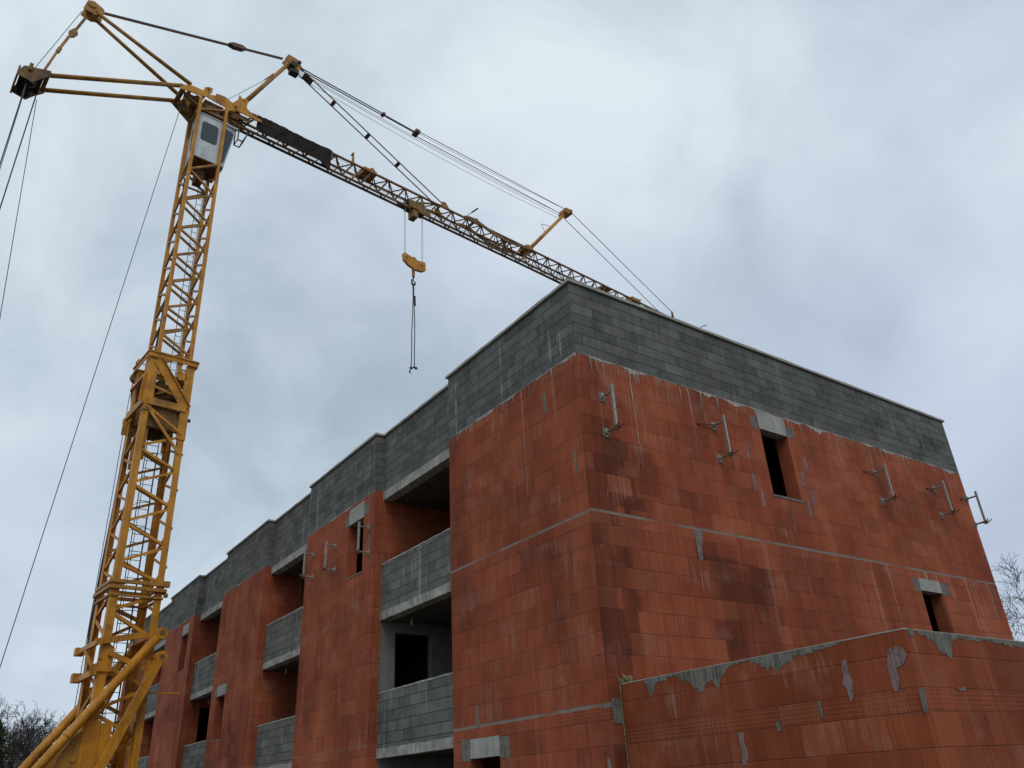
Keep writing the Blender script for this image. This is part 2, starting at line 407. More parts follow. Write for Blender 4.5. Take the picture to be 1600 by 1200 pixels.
# ============================================================ apartment building
Z2, Z1, ZG, ZT = 2.69, 5.49, 8.27, 9.72
WV, PB, RE, LR, ND = 4.23, 7.69, .22, 12.55, 5
bld = empty('apartment_building', label='unfinished three-storey red block building with dark grey parapet and recessed balconies', cat='building')
XE = -(PB*4+WV)
def wavy(ax, h0, h1, d0, d1, z0, z1, amp=.005, step=.28, rnd=random.Random(31)):
    n = max(1, int((h1-h0)/step)); vs = []
    for i in range(n+1):
        h = h0+(h1-h0)*i/n; j = [rnd.uniform(-amp, amp) for _ in range(6)]
        for d, z in ((d0+j[0], z0+j[1]*.4), (d1, z0), (d1, z1+j[3]), (d0+j[4], z1+j[5])):
            vs.append((h, d, z) if ax == 'y' else (d, h, z))
    fs = [(4*i+k, 4*i+(k+1) % 4, 4*i+4+(k+1) % 4, 4*i+4+k) for i in range(n) for k in range(4)]
    return MB().add(vs, fs+[(0,1,2,3), tuple(4*n+k for k in (3,2,1,0))])
def lintel_window(ax, pos, h0, h1, zo0, zo1, zl1, lh0, lh1, pads=(), sill=True, name='lintel'):
    """returns the holes of one window; builds lintel and sill"""
    mb = MB(); e = .001
    if ax == 'y': mb.box(h0+e, h1-e, pos-.004, pos+.22, zo1, zl1-e)
    else: mb.box(pos-.22, pos+.004, h0+e, h1-e, zo1, zl1-e)
    l = mb.build(name, ML, bld)
    for a, b, c, d in pads:
        blobmesh(ax, pos, [(a,c),(b,c),(b,d),(a,d)], .006).build('mortar_patch', MM, bld)
    if sill:
        s_ = MB()
        if ax == 'y': s_.box(h0-.04, h1+.03, pos-.012, pos+.2, zo0-.03, zo0+.012)
        else: s_.box(pos-.2, pos+.012, h0-.03, h1+.04, zo0-.035, zo0+.012)
        s_.build('window_sill', MM, bld)
    return (h0, h1, zo0, zl1)

wins = {0: [lintel_window('y', 0, -3.68, -2.79, .9, 2.19, 2.49, 0, 0, [(-3.95,-3.685,2.16,2.5),(-2.785,-2.5,2.15,2.46)])],
        1: [lintel_window('y', 0, -9.13, -8.28, 6.45, 7.79, 8.2, 0, 0, [(-9.36,-9.135,7.79,8.05),(-8.275,-8.02,7.80,8.08)])],
        2: [lintel_window('y', 0, -18.98, -18.12, 3.56, 4.87, 5.2, 0, 0, [(-19.2,-18.985,4.9,5.17),(-18.115,-17.95,4.9,5.17)])],
        3: [lintel_window('y', 0, -24.62, -23.72, 6.36, 7.73, 8.1, 0, 0)],
        4: [lintel_window('y', 0, -34.4, -33.5, 3.56, 4.87, 5.2, 0, 0)]}
for k in range(ND):
    xr = -PB*k; xl = xr-WV
    hx1 = xr if k else -.3
    MB().panel('y', 0, xl, xr, 0, ZG, .24, wins[k]).build('wall', MC, bld)
    MB().box(xl, xr, 0, .22, ZG, ZT).build('parapet', MG, bld)
    wavy('y', xl-.04, xr+.04, -.045, .27, ZT, ZT+.055).build('coping', MCO, bld)
    # far side of the volume, facing -x
    MB().box(xl, xl+.2, .24, 2.6, 0, ZG).build('wall', MC, bld)
    if k:   # near side of the volume, facing the balcony
        for st, (za, zb) in enumerate(((0, 2.42), (2.6, 5.22), (5.40, 8.05))):
            holes = []
            if k in (1, 3) and st == 1: holes = [(.60, 1.55, za, 4.98)]
            if st == 0: holes = [(.9, 1.7, za, 2.1)]
            gry = (k == 1 and st < 2)
            MB().panel('x', xr, .24, 2.6, za, zb, .2, holes).build('balcony_side_wall', MSW if gry else MC, bld)
for k in range(ND-1):
    xr = -PB*k-WV; xl = -PB*(k+1)
    MB().box(xl, xr, RE, RE+.2, ZG, ZT).build('parapet', MG, bld)
    wavy('y', xl+.04, xr-.04, RE-.045, RE+.25, ZT, ZT+.055).build('coping', MCO, bld)
    MB().box(xl, xr, RE-.002, RE+.25, 8.05, ZG).build('roof_slab_edge', MS, bld)
    for zb, zt_, top in ((5.22, 5.40, 6.49), (2.42, 2.60, 3.70)):
        wavy('y', xl, xr, RE-.016, RE+.24, zb, zt_, .008, .16).build('balcony_slab_edge', MS, bld)
        MB().box(xl+.012, xr, RE, RE+.2, zt_, top-.02).build('balcony_wall', MB_, bld)
        wavy('y', xl+.012, xr, RE-.010, RE+.206, top-.02, top+.012, .006, .12).build('balcony_wall_capping', MCO, bld)
    # spout under the balcony above
    MB().tube((xl+.5, .75, 5.22), (xl+.5, .75, 5.07), .028).build('drain_spout', MGALV, bld)
    MB().panel('y', 2.6, xl, xr, 0, 8.05, .2, [(xl+1.2, xl+2.2, 0, 2.1), (xl+1.2, xl+2.4, 2.6, 4.8), (xl+1.2, xl+2.4, 5.4, 7.6)]).build('balcony_rear_wall', MGI, bld)
# ragged foam seal down the balcony edge
fm = MB(); rr = random.Random(3)
for zz0 in [2.45+.06*i for i in range(68)]:
    fm.box(-PB-.002, -PB+.004+rr.random()*.02, RE-.002-rr.random()*.02, RE, zz0, zz0+.061)
fm.build('foam_seal', MFOAM, bld)
# gable wall (faces +x)
w1 = lintel_window('x', 0, 4.67, 5.53, 6.46, 7.85, 8.262, 0, 0, [(4.43,4.665,7.83,8.08),(5.535,5.78,7.84,8.08)])
w2 = lintel_window('x', 0, 9.07, 9.92, 3.62, 5.03, 5.29, 0, 0, [(8.83,9.065,5.0,5.27),(9.925,10.25,5.0,5.27)], True)
MB().panel('x', 0, .24, LR, 0, ZG, .3, [w1, w2]).build('gable_wall', MC, bld)
MB().box(-.22, 0, .22, LR, ZG, ZT).build('parapet', MG, bld)
wavy('x', .27, LR+.05, .045, -.27, ZT, ZT+.055).build('coping', MCO, bld)
MB().box(XE, -.3, LR-.3, LR, 0, ZG).build('rear_wall', MC, bld)
MB().box(XE, -.22, LR-.22, LR, ZG, ZT).build('parapet', MG, bld)
MB().box(XE, XE+.3, .24, LR-.3, 0, ZG).build('end_wall', MC, bld)
MB().box(XE, XE+.22, .22, LR-.22, ZG, ZT).build('parapet', MG, bld)
MB().box(XE+.25, -.32, 2.81, 3.0, 0, 8.05).build('inner_wall', MGI, bld)
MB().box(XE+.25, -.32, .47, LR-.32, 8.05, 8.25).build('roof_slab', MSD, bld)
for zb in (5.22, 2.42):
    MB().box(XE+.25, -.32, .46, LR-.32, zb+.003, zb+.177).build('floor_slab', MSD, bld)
for yy in (4.0, 8.0):
    MB().box(-4.0, -.32, yy-.1, yy+.1, 0, 8.04).build('inner_wall', MGI, bld)
MB().box(-4.2, -4.0, 3.0, LR-.3, 0, 8.04).build('inner_wall', MGI, bld)
# mortar bed between red wall and parapet with drips
rr = random.Random(21)
def bed(ax, pos, h0, h1, amp, zt=8.285):
    ph = rr.random()*9
    return ragged(ax, pos, h0, h1, zt, lambda h: .012+amp*.6*(.5+.5*math.sin(h*2.3+ph))*(.5+.5*math.sin(h*7.1+ph*2)), .025, .007, rr)
for k in range(ND): bed('y', 0, -PB*k-WV+.01, -PB*k, .10 if k == 0 else .06).build('mortar_bed', MLIME, bld)
bed('x', 0, .0, LR, .12).build('mortar_bed', MLIME, bld)
# lime drips below the bed, thin vertical runs of real mortar
dr = MB()
for i in range(70):
    h = rr.uniform(.05, LR-.1); L_ = rr.uniform(.05, .28); wd = rr.uniform(.004, .011); z_ = 8.27+rr.uniform(-.03,.0)
    dr.add([(.006,h-wd,z_),(.006,h+wd,z_),(.005,h+wd*.4+.01,z_-L_),(.005,h-wd*.4+.01,z_-L_)], [(0,1,2,3)])
for i in range(45):
    h = rr.uniform(-WV+.05, -.05); L_ = rr.uniform(.04, .2); wd = rr.uniform(.004, .009); z_ = 8.27
    dr.add([(h-wd,-.006,z_),(h+wd,-.006,z_),(h+wd*.4,-.005,z_-L_),(h-wd*.4,-.005,z_-L_)], [(3,2,1,0)])
dr.build('lime_drips', MLIME, bld, kind='stuff')
# trowelled patches on the gable wall
for pts in ([(4.13,7.45),(4.20,7.45),(4.16,7.07),(4.09,7.09)], [(4.12,6.81),(4.21,6.79),(4.20,6.45),(4.11,6.47)],
            [(4.29,6.47),(4.37,6.47),(4.34,6.15),(4.27,6.16)], [(5.90,7.48),(5.99,7.46),(5.98,7.12),(5.90,7.12)],
            [(5.71,7.13),(5.80,7.11),(5.75,6.79),(5.66,6.81)], [(5.92,6.78),(6.0,6.77),(5.98,6.42),(5.90,6.44)],
            [(5.70,6.46),(5.78,6.46),(5.74,6.14),(5.66,6.16)], [(5.11,6.15),(5.15,6.14),(5.12,5.80),(5.08,5.79)],
            [(2.24,5.45),(2.46,5.45),(2.38,5.15),(2.36,4.91),(2.26,4.96),(2.28,5.2)],):
    blobmesh('x', 0, pts, .006, jit=.008).build('mortar_patch', MM if pts[0][0] < 3 else MP, bld)
for pts in ([(-1.02,7.9),(-.93,7.9),(-.90,7.6),(-.97,7.5)], [(-7.98,7.25),(-7.92,7.25),(-7.9,6.75),(-7.96,6.7)], [(-3.46,2.66),(-3.36,2.66),(-3.38,3.0),(-3.44,3.0)],
            [(-.2,2.0),(-.12,1.98),(-.10,1.6),(-.17,1.55)], [(.0-.30,6.55),(-.25,6.55),(-.24,6.2),(-.28,6.2)]):
    blobmesh('y', 0, pts, .006, jit=.006).build('mortar_patch', MM, bld)
# pale lumps where the storey line meets the corner
blobmesh('y', 0, [(-.22,2.66),(-.02,2.70),(-.005,2.63),(-.2,2.62)], .008).build('mortar_patch', MM, bld)
MB().box(.001, .012, .01, .17, 2.42, 2.74).build('mortar_patch', MM, bld)
# vertical lime runs on both faces (long)
for ax, h, z0_, z1_, lean in (('x',1.20,8.3,6.35,.05),('x',3.05,8.27,7.6,.02),('x',9.05,8.28,6.7,-.1),('x',8.55,8.28,7.35,-.04),('y',-1.62,8.27,6.2,.02),('x',2.7,8.27,7.2,.02),('x',7.3,8.27,7.3,.0)):
    runs = MB(); n = 14; wd = .008
    pz = [z0_+(z1_-z0_)*i/n for i in range(n+1)]; ph = [h+lean*i/n+rr.uniform(-.004,.004) for i in range(n+1)]
    for i in range(n):
        wa, wb = wd*(1-.6*i/n), wd*(1-.6*(i+1)/n)
        if ax == 'x': runs.add([(.004,ph[i]-wa,pz[i]),(.004,ph[i]+wa,pz[i]),(.004,ph[i+1]+wb,pz[i+1]),(.004,ph[i+1]-wb,pz[i+1])], [(0,1,2,3)])
        else: runs.add([(ph[i]-wa,-.004,pz[i]),(ph[i]+wa,-.004,pz[i]),(ph[i+1]+wb,-.004,pz[i+1]),(ph[i+1]-wb,-.004,pz[i+1])], [(3,2,1,0)])
    runs.build('lime_run', MLIME, bld)

# ============================================================ annex
ann = empty('annex_building', (0,0,0), label='low red clay block annex with mortar-smeared wall top against the gable', cat='annex')
AX, AY, AZ = 4.3335, .1807, 2.922
MB().panel('y', AY, .035, AX, 0, AZ, .2, []).build('front_wall', MA, ann)
MB().box(AX-.2, AX, AY+.2, 9.0, 0, AZ).build('side_wall', MA, ann)
MB().box(.035, AX-.2, 8.8, 9.0, 0, AZ).build('rear_wall', MA, ann)
bedA = lambda ax, pos, a, b, d: ragged(ax, pos, a, b, AZ+.006, d, .025, .008, rr)
cap = MB(); cap.box(.035, AX+.004, AY-.004, AY+.2, AZ, AZ+.014); cap.box(AX-.2, AX+.004, AY+.2, 9.0, AZ, AZ+.014)
cap.build('mortar_bed', MCO, ann)
def interp(tbl):
    def f_(h):
        for (a, b), (c, d) in zip(tbl, tbl[1:]):
            if a <= h <= c: return b+(d-b)*(h-a)/(c-a)
        return .01
    return f_
bedA('y', AY, .52, 3.62, interp([(.52,.03),(.6,.2),(.66,.18),(.72,.06),(.9,.05),(1.1,.03),(1.3,.12),(1.45,.26),(1.6,.24),(1.8,.2),(1.9,.13),(2.0,.04),(2.3,.02),(2.45,.06),(2.6,.15),(2.7,.2),(2.8,.16),(3.0,.09),(3.3,.05),(3.5,.04),(3.62,.01)])).build('mortar_smear', MM, ann)
bedA('x', AX, .42, 8.0, interp([(.42,.04),(.6,.08),(.8,.2),(.95,.22),(1.1,.05),(1.8,.04),(2.5,.06),(2.65,.12),(3,.05),(8,.04)])).build('mortar_smear', MM, ann)
for pts, mt in (([(3.55,2.72),(3.61,2.73),(3.62,2.63),(3.63,2.49),(3.6,2.35),(3.56,2.32),(3.54,2.44),(3.5,2.5),(3.54,2.58)], MP),
            ([(4.12,2.76),(4.22,2.78),(4.28,2.74),(4.3,2.67),(4.24,2.6),(4.16,2.57),(4.15,2.46),(4.12,2.37),(4.08,2.35),(4.06,2.41),(4.06,2.6),(4.08,2.66)], MP),
            ([(1.98,2.14),(2.07,2.15),(2.06,2.04),(2.08,1.89),(2.04,1.8),(1.98,1.8),(2.0,1.98)], MP), ([(2.55,2.21),(2.62,2.21),(2.61,2.12),(2.56,2.11)], MM),
            ([(3.15,2.36),(3.19,2.36),(3.19,2.2),(3.16,2.2)], MM)):
    blobmesh('y', AY, pts, .014).build('mortar_patch', mt, ann)
for pts in ([(.15,2.35),(.25,2.36),(.24,2.25),(.21,2.12),(.15,2.14),(.15,2.25)], [(.9,2.38),(1.05,2.38),(1.05,2.35),(.92,2.35)], [(.22,2.93),(.36,2.93),(.34,2.86),(.26,2.85)], [(2.2,2.1),(2.4,2.12),(2.38,2.07),(2.25,2.06)]):
    blobmesh('x', AX, pts, .010).build('mortar_patch', MM, ann)
fo = MB(); rr2 = random.Random(4)
for i in range(75):
    z_ = .02+i*.04; j = rr2.uniform(-.004,.004)
    fo.tube((.018+j, AY-.004, z_), (.018-j, AY-.004, z_+.045), .007+rr2.random()*.006, None, 6)
fo.build('foam_strip', MFOAM, ann)
lump = MB()
for i in range(26):
    a_, b_ = rr2.uniform(.0,.2), rr2.uniform(0,.1)
    lump.tube((.01+a_, AY+.06, 2.93+b_*(1-a_*3)), (.03+a_, AY+.02, 2.97+b_*(1-a_*3)), .035, .012, 7)
lump.build('foam_lump', MFOAM, ann, smooth=True)

# ============================================================ wall brackets
def make_bracket(label):
    r = empty('wall_bracket', label=label, cat='bracket', group='steel brackets bolted to the upper walls')
    for z in (.66, 0.0): MB().box(0, .014, -.06, .06, z-.08, z+.08).build('fixing_plate', MGALV, r)
    for z in (.66, 0.0):
        m = MB()
        for a_, b_ in ((-.04,-.06),(.04,-.06),(-.04,.06),(.04,.06)): m.tube((.012,a_,z+b_),(.035,a_,z+b_),.010,None,6)
        m.build('bolt', MRUST, r, kind='stuff')
        m = MB(); m.tube((.01,0,z), (.27,0,z), .022); m.box(.014,.05,-.035,.035,z-.035,z+.035); m.build('arm', MGALV, r)
    MB().beam((.27,0,-.06), (.27,0,.78), .044).build('upright', MGALV, r)
    m = MB(); m.tube((.23,-.05,-.03), (.33,.06,-.01), .014); m.tube((.30,0,-.05), (.42,.05,.03), .011); m.tube((.31,.02,.0), (.36,-.04,.05), .012); m.box(.245,.31,-.04,.04,-.04,.02)
    m.build('clamp', MRUST, r)
    return r
def make_rod(r, long):
    m = MB(); m.tube((.06,-.02,.66), (.02,-long,.62), .011); m.tube((.0,-long-.02,.62), (.04,-long+.0,.62), .022); m.build('threaded_rod', MRUST, r)
def copy_tree(o, parent=None):
    c = o.copy(); col.objects.link(c); c.parent = parent
    for ch in o.children: copy_tree(ch, c)
    return c
proto = make_bracket('grey bracket on the gable wall nearest the building corner')
spots = [((0,.48,6.87), 0, None), ((0,3.25,6.93), 0, 'grey bracket with side rod on the gable wall left of the top-floor window'),
         ((0,8.50,6.92), 0, 'grey bracket with side rod on the gable wall right of the top-floor window'),
         ((0,10.95,6.95), 0, 'second bracket from the far edge of the gable wall'),
         ((0,12.47,6.93), 0, 'bracket standing out against the sky at the far gable edge'),
         ((-7.97,0,6.82), -90, 'bracket on the balcony facade just right of its top-floor window'),
         ((-9.90,0,6.87), -90, 'bracket on the balcony facade just left of its top-floor window'),
         ((-11.36,0,7.02), -90, 'bracket at the left edge of the middle facade bay beside the balcony')]
for i, (loc, rz, lab) in enumerate(spots):
    o = proto if i == 0 else copy_tree(proto)
    o.location = loc; o.rotation_euler = (0, 0, R(rz))
    if lab: o['label'] = lab
    if i >= 5: o.scale = (.95, 1, .92)
for o in [x for x in list(col.objects) if x.name.startswith('wall_bracket')]:
    if abs(o.location.x) < .01 and o.location.y > 3: make_rod(o, .42 if o.location.y < 9 else .3)

# ============================================================ tower crane (local frame: x along the jib, y away, z up)
zA = Vector((0, -.01, 1)).normalized(); az = R(95.78)
uA = Vector((math.cos(az), math.sin(az), 0)); uA = (uA - zA*uA.dot(zA)).normalized(); vA = zA.cross(uA)
cr = empty('tower_crane', label='yellow self-erecting lattice tower crane with white cab beside the building', cat='crane')
CM = Matrix((uA, vA, zA)).transposed().to_4x4(); CM.translation = Vector((-16.88, -3.9, 0)); cr.matrix_world = CM
S_ = 1.45
X = lambda a, b, z: (a, b, z)
# --- lower mast
m = MB()
for a, b in ((0,0),(S_,0),(0,S_),(S_,S_)):
    sa, sb = (1 if a == 0 else -1), (1 if b == 0 else -1)
    for z0_, z1_, wd in ((0.9,3.95,.28),(3.95,5.6,.24),(5.6,7.6,.22),(7.6,15.4,.20)):
        m.box(min(a,a+sa*wd), max(a,a+sa*wd), min(b,b+sb*.016), max(b,b+sb*.016), z0_, z1_)
        m.box(min(a,a+sa*.016), max(a,a+sa*.016), min(b+sb*.016,b+sb*wd), max(b+sb*.016,b+sb*wd), z0_, z1_)
m.build('lower_mast_leg_frame', MY, cr)
m = MB()
def zig(mb, P0, P1, lo, hi, w_, ref, flat=False):
    """zigzag bracing between two legs: lo = node heights on leg P0, hi on leg P1"""
    seq = sorted([(z, 0) for z in lo]+[(z, 1) for z in hi])
    for (z0_, s0), (z1_, s1) in zip(seq, seq[1:]):
        if s0 == s1: continue
        p = (*(P0 if s0 == 0 else P1), z0_); q = (*(P0 if s1 == 0 else P1), z1_)
        if flat: mb.beam(p, q, w_, w_, ref)
        else: mb.angle(p, q, w_, ref)
nl = [7.75+.62+1.255*i for i in range(5)]; nr = [7.75+1.24+1.255*i for i in range(5)]
def faces(mb, lo, hi, w_, i=.03):
    zig(mb, (i,i), (S_-i,i), lo, hi, w_, (0,1,0)); zig(mb, (S_-i,S_-i), (i,S_-i), lo, hi, w_, (0,1,0))
    zig(mb, (i,S_-i), (i,i), lo, hi, w_, (1,0,0)); zig(mb, (S_-i,i), (S_-i,S_-i), lo, hi, w_, (1,0,0))
faces(m, [8.37,9.61,10.88,12.12], [7.85,8.99,10.26,11.5,12.75], .085)
faces(m, [6.95,], [6.2,7.5], .10); faces(m, [1.6,2.9,4.2,5.5], [1.0,2.3,3.5,4.85], .09)
m.build('lower_mast_bracing', MY, cr)
# flange between the mast sections
m = MB()
for z, h_, o_ in ((7.62,.10,.06),(7.80,.10,.03),(7.40,.06,.0)):
    a0, a1 = -o_, S_+o_
    for p, q in (((a0,a0,z),(a1,a0,z)),((a0,a1,z),(a1,a1,z)),((a0,a0,z),(a0,a1,z)),((a1,a0,z),(a1,a1,z))): m.beam(p, q, .10, h_)
m.box(S_+.02,S_+.22,.05,.2,7.78,7.95); m.tube((S_+.06,.0,7.5),(S_+.16,0,7.5),.07)
m.build('mast_flange', MYD, cr)
# telescoping collar
m = MB(); o_ = .09
for p, q in (((-o_,-o_,15.45),(S_+o_,-o_,15.45)),((-o_,S_+o_,15.45),(S_+o_,S_+o_,15.45)),((-o_,-o_,15.45),(-o_,S_+o_,15.45)),((S_+o_,-o_,15.45),(S_+o_,S_+o_,15.45))):
    m.beam(p, q, .10, .05, off=(0,.09)); m.beam(p, q, .03, .2)
m.build('collar_top_frame', MY, cr)
m = MB()
for a, b in ((.0,.0),(S_,0),(0,S_),(S_,S_)):
    sa, sb = (1 if a == 0 else -1), (1 if b == 0 else -1)
    m.box(min(a-sa*.02,a+sa*.26), max(a-sa*.02,a+sa*.26), min(b-sb*.03,b+sb*.05), max(b-sb*.03,b+sb*.05), 12.6 if a else 13.4, 15.35)
    m.box(min(a-sa*.02,a+sa*.05), max(a-sa*.02,a+sa*.05), min(b+sb*.05,b+sb*.26), max(b+sb*.05,b+sb*.26), 13.4, 15.35)
m.beam((.22,-.06,15.28), (1.34,-.06,13.72), .035, .30, (1,0,.7)); m.beam((.22,-.10,15.28), (1.34,-.10,13.72), .12, .03, (1,0,.7), off=(0,.15))
m.beam((.1,-.05,13.72), (S_-.1,-.05,13.72), .07, .24); m.beam((.1,S_+.05,13.72), (S_-.1,S_+.05,13.72), .07, .24)
m.beam((.22,-.02,14.30), (1.1,-.02,14.1), .05, .09); m.beam((.2,-.02,14.85), (.62,-.02,14.8), .05, .07)
m.beam((-.05,.1,13.72), (-.05,S_+.15,13.72), .06, .2); m.beam((S_+.05,.1,13.72), (S_+.05,S_,13.72), .06, .2)
m.beam((-.05,.05,14.75), (-.05,1.65,14.75), .06, .10); m.beam((-.06,.3,13.8), (-.06,.08,14.7), .06, .1)
m.beam((.1,-.03,13.55), (S_-.12,-.03,12.8), .06, .08); m.beam((.15,-.03,13.5), (S_-.12,-.03,12.1), .05, .09)
for a in (.42,.95): m.plate([(a-.08,15.36),(a+.08,15.36),(a+.05,15.0),(a-.05,15.0)], -.05, -.01)
m.plate([(.85,14.98),(1.2,15.1),(1.28,14.8),(1.0,14.75)], -.03, .0)
m.build('collar', MY, cr)
m = MB()
m.box(.10,S_-.1,.12,.16,12.9,13.65); m.box(.30,.34,.2,S_-.2,13.2,14.9); m.box(1.1,1.16,.2,S_-.2,13.2,15.2); m.box(.15,S_-.15,S_-.22,S_-.18,12.9,15.1)
m.box(.15,S_-.15,.2,S_-.2,13.25,13.3); m.tube((.5,.6,14.2),(1.0,.6,14.2),.28,None,14); m.tube((.6,.5,14.7),(.6,1.1,14.7),.16,None,12); m.beam((.2,.3,13.4),(1.2,.9,15.1),.1)
m.beam((.08,S_-.04,12.2), (.08,S_-.04,14.9), .20, .10)
m.build('erection_winch', MJ, cr)
m = MB()   # access platform on the far side
m.box(-.02,.50,S_+.03,S_+.36,14.78,14.83); m.box(-.02,.50,S_+.33,S_+.36,14.83,14.93)
for p in ((.0,S_+.34),(.48,S_+.34),(.0,S_+.05)): m.tube((*p,14.8),(*p,15.95),.018)
for z in (15.4,15.95): m.path([(.0,S_+.05,z),(.0,S_+.34,z),(.48,S_+.34,z)], .018)
m.beam((.0,S_+.3,14.78),(.05,S_,13.9),.05); m.build('access_platform', MYD, cr)
MB().tube((.05,S_+.04,15.25),(.05,S_+.26,15.25),.20,None,18).build('rope_sheave', MJ, cr)
m = MB(); m.beam((-.06,-.1,13.62),(-.06,1.85,13.62),.05,.12); m.box(-.15,S_,S_+.02,S_+.06,13.0,13.6)
m.build('collar_lower_frame', MYD, cr); MB().box(S_-.0,S_+.22,.3,.36,13.45,13.55).build('locking_pin', MDK, cr)
# --- upper mast (telescopes inside the lower one)
o0, s0 = .28, 1.09; o1 = o0+s0
m = MB()
for a, b in ((o0,o0),(o1,o0),(o0,o1),(o1,o1)): m.beam((a,b,11.8), (a,b,27.9 if b == o0 else 27.6), .12, .12, (1,0,0))
m.build('upper_mast_leg_frame', MY, cr)
m = MB(); lo = [12.9,14.1,15.3,16.5,17.6,18.68,19.87,21.12,22.5,24.05]; hi = [13.5,14.7,15.9,17.1,18.15,19.3,20.5,21.8,23.25,24.85]
for (P0, P1, ref) in (((o0,o0),(o1,o0),(0,1,0)),((o1,o1),(o0,o1),(0,1,0)),((o0,o1),(o0,o0),(1,0,0)),((o1,o0),(o1,o1),(1,0,0))): zig(m, P0, P1, lo, hi, .072, ref, True)
for z in (24.05,): m.beam((o0,o0,z),(o0,o1,z),.06); m.beam((o0,o1,z),(o1,o1,z),.06)
m.build('upper_mast_bracing', MYD, cr); m = MB(); m.beam((o0,o0,27.25),(o1,o0,27.85),.07); m.beam((o0,o1,27.25),(o1,o1,27.85),.07); m.beam((o0,o0,27.3),(o0,o1,27.3),.07)
m.build('mast_head_bracing', MYD, cr)
# ladders
m = MB()
for s in (.0,.38):
    m.tube((.62+s,1.12,1.0),(.62+s,1.12,13.2),.016,None,5)
for i in range(43): m.tube((.62,1.12,1.2+i*.28),(1.0,1.12,1.2+i*.28),.012,None,5)
for z in [2+.85*i for i in range(13)]:
    pts = [(.81+.33*math.cos(t), 1.12-.05-.60*math.sin(t)*.9, z) for t in [math.pi*k_/8 for k_ in range(9)]]; m.path(pts, .012, 4)
for t in (math.pi*.25, math.pi*.5, math.pi*.75): m.tube((.81+.33*math.cos(t),1.07-.54*math.sin(t),2),(.81+.33*math.cos(t),1.07-.54*math.sin(t),12.2),.010,None,4)
m.build('lower_ladder', MDK, cr)
m = MB()
for s in (.0,.22): m.tube((1.0+s,1.22,13.0),(1.0+s,1.22,24.6),.013,None,5)
for i in range(40): m.tube((1.0,1.22,13.2+i*.28),(1.22,1.22,13.2+i*.28),.011,None,5)
m.build('upper_ladder', MDK, cr)
MB().path([(.45,1.2,11.5),(.42,1.22,16),(.5,1.2,20),(.44,1.22,24.3)], .045, 6).build('power_cable', MDK, cr)
# --- cab: six-sided with a glazed nose towards the jib
m = MB()
plan_t = [(.40,.40),(1.30,.40),(1.95,.52),(1.95,1.40),(1.30,1.52),(.36,1.52)]
plan_b = [(.40,.40),(1.30,.40),(1.62,.52),(1.62,1.40),(1.30,1.52),(.36,1.52)]
ztop, zbot = 27.2, 24.9
vs = [(a,b,zbot) for a, b in plan_b]+[(a,b,ztop) for a, b in plan_t]
m.add(vs, [tuple(range(6)), tuple(range(11,5,-1))]+[(i,(i+1)%6,(i+1)%6+6,i+6) for i in range(6)])
m.plate([(.34,27.2),(1.98,27.2),(1.98,27.26),(.34,27.26)], .37, 1.55)
cab = m.build('cab', MW, cr)
def glass(pts, n=.012):
    """rounded pane in the plane of 3+ corner points (ordered)"""
    V = [Vector(p) for p in pts]; out_ = []
    for i in range(len(V)):
        p, c, q = V[i-1], V[i], V[(i+1) % len(V)]
        d = .13
        for t in (0,.33,.66,1):
            a_ = c+(p-c).normalized()*d*(1-t)**2; b_ = c+(q-c).normalized()*d*t**2
            out_.append(c+(p-c).normalized()*d*(1-t)**2+(q-c).normalized()*d*t**2)
    nn = (V[1]-V[0]).cross(V[2]-V[0]).normalized()
    if nn.dot(sum(V, Vector())/len(V)-Vector((1.0,.95,26))) < 0: nn = -nn
    mb = MB(); k = len(out_)
    mb.add([p+nn*n for p in out_]+[p-nn*.004 for p in out_], [tuple(range(k)), tuple(range(2*k-1,k-1,-1))]+[(i,i+k,(i+1)%k+k,(i+1)%k) for i in range(k)])
    return mb
glass([(.53,.40,25.86),(1.20,.40,25.86),(1.20,.40,26.86),(.53,.40,26.86)]).build('cab_window', MGL, cab)
glass([(1.34,.39,25.15),(1.57,.475,25.15),(1.86,.475,26.98),(1.34,.39,26.98)], .02).build('cab_window', MGL, cab)
glass([(1.64,.58,25.1),(1.64,1.34,25.1),(1.91,1.34,27.0),(1.91,.58,27.0)]).build('cab_window', MGL, cab)
glass([(.385,1.40,25.6),(.392,.62,25.6),(.392,.62,26.8),(.385,1.40,26.8)]).build('cab_window', MGL, cab)
MB().box(.36,1.58,.36,1.50,24.84,24.90).build('cab_floor', MRUST, cab)
m = MB(); m.beam((.36,.36,24.8),(1.4,1.4,24.8),.06,.1); m.beam((1.4,.36,24.8),(.36,1.4,24.8),.06,.1); m.beam((.9,1.1,24.2),(.9,1.1,24.8),.5,.3); m.build('cab_bracket', MRUST, cr)
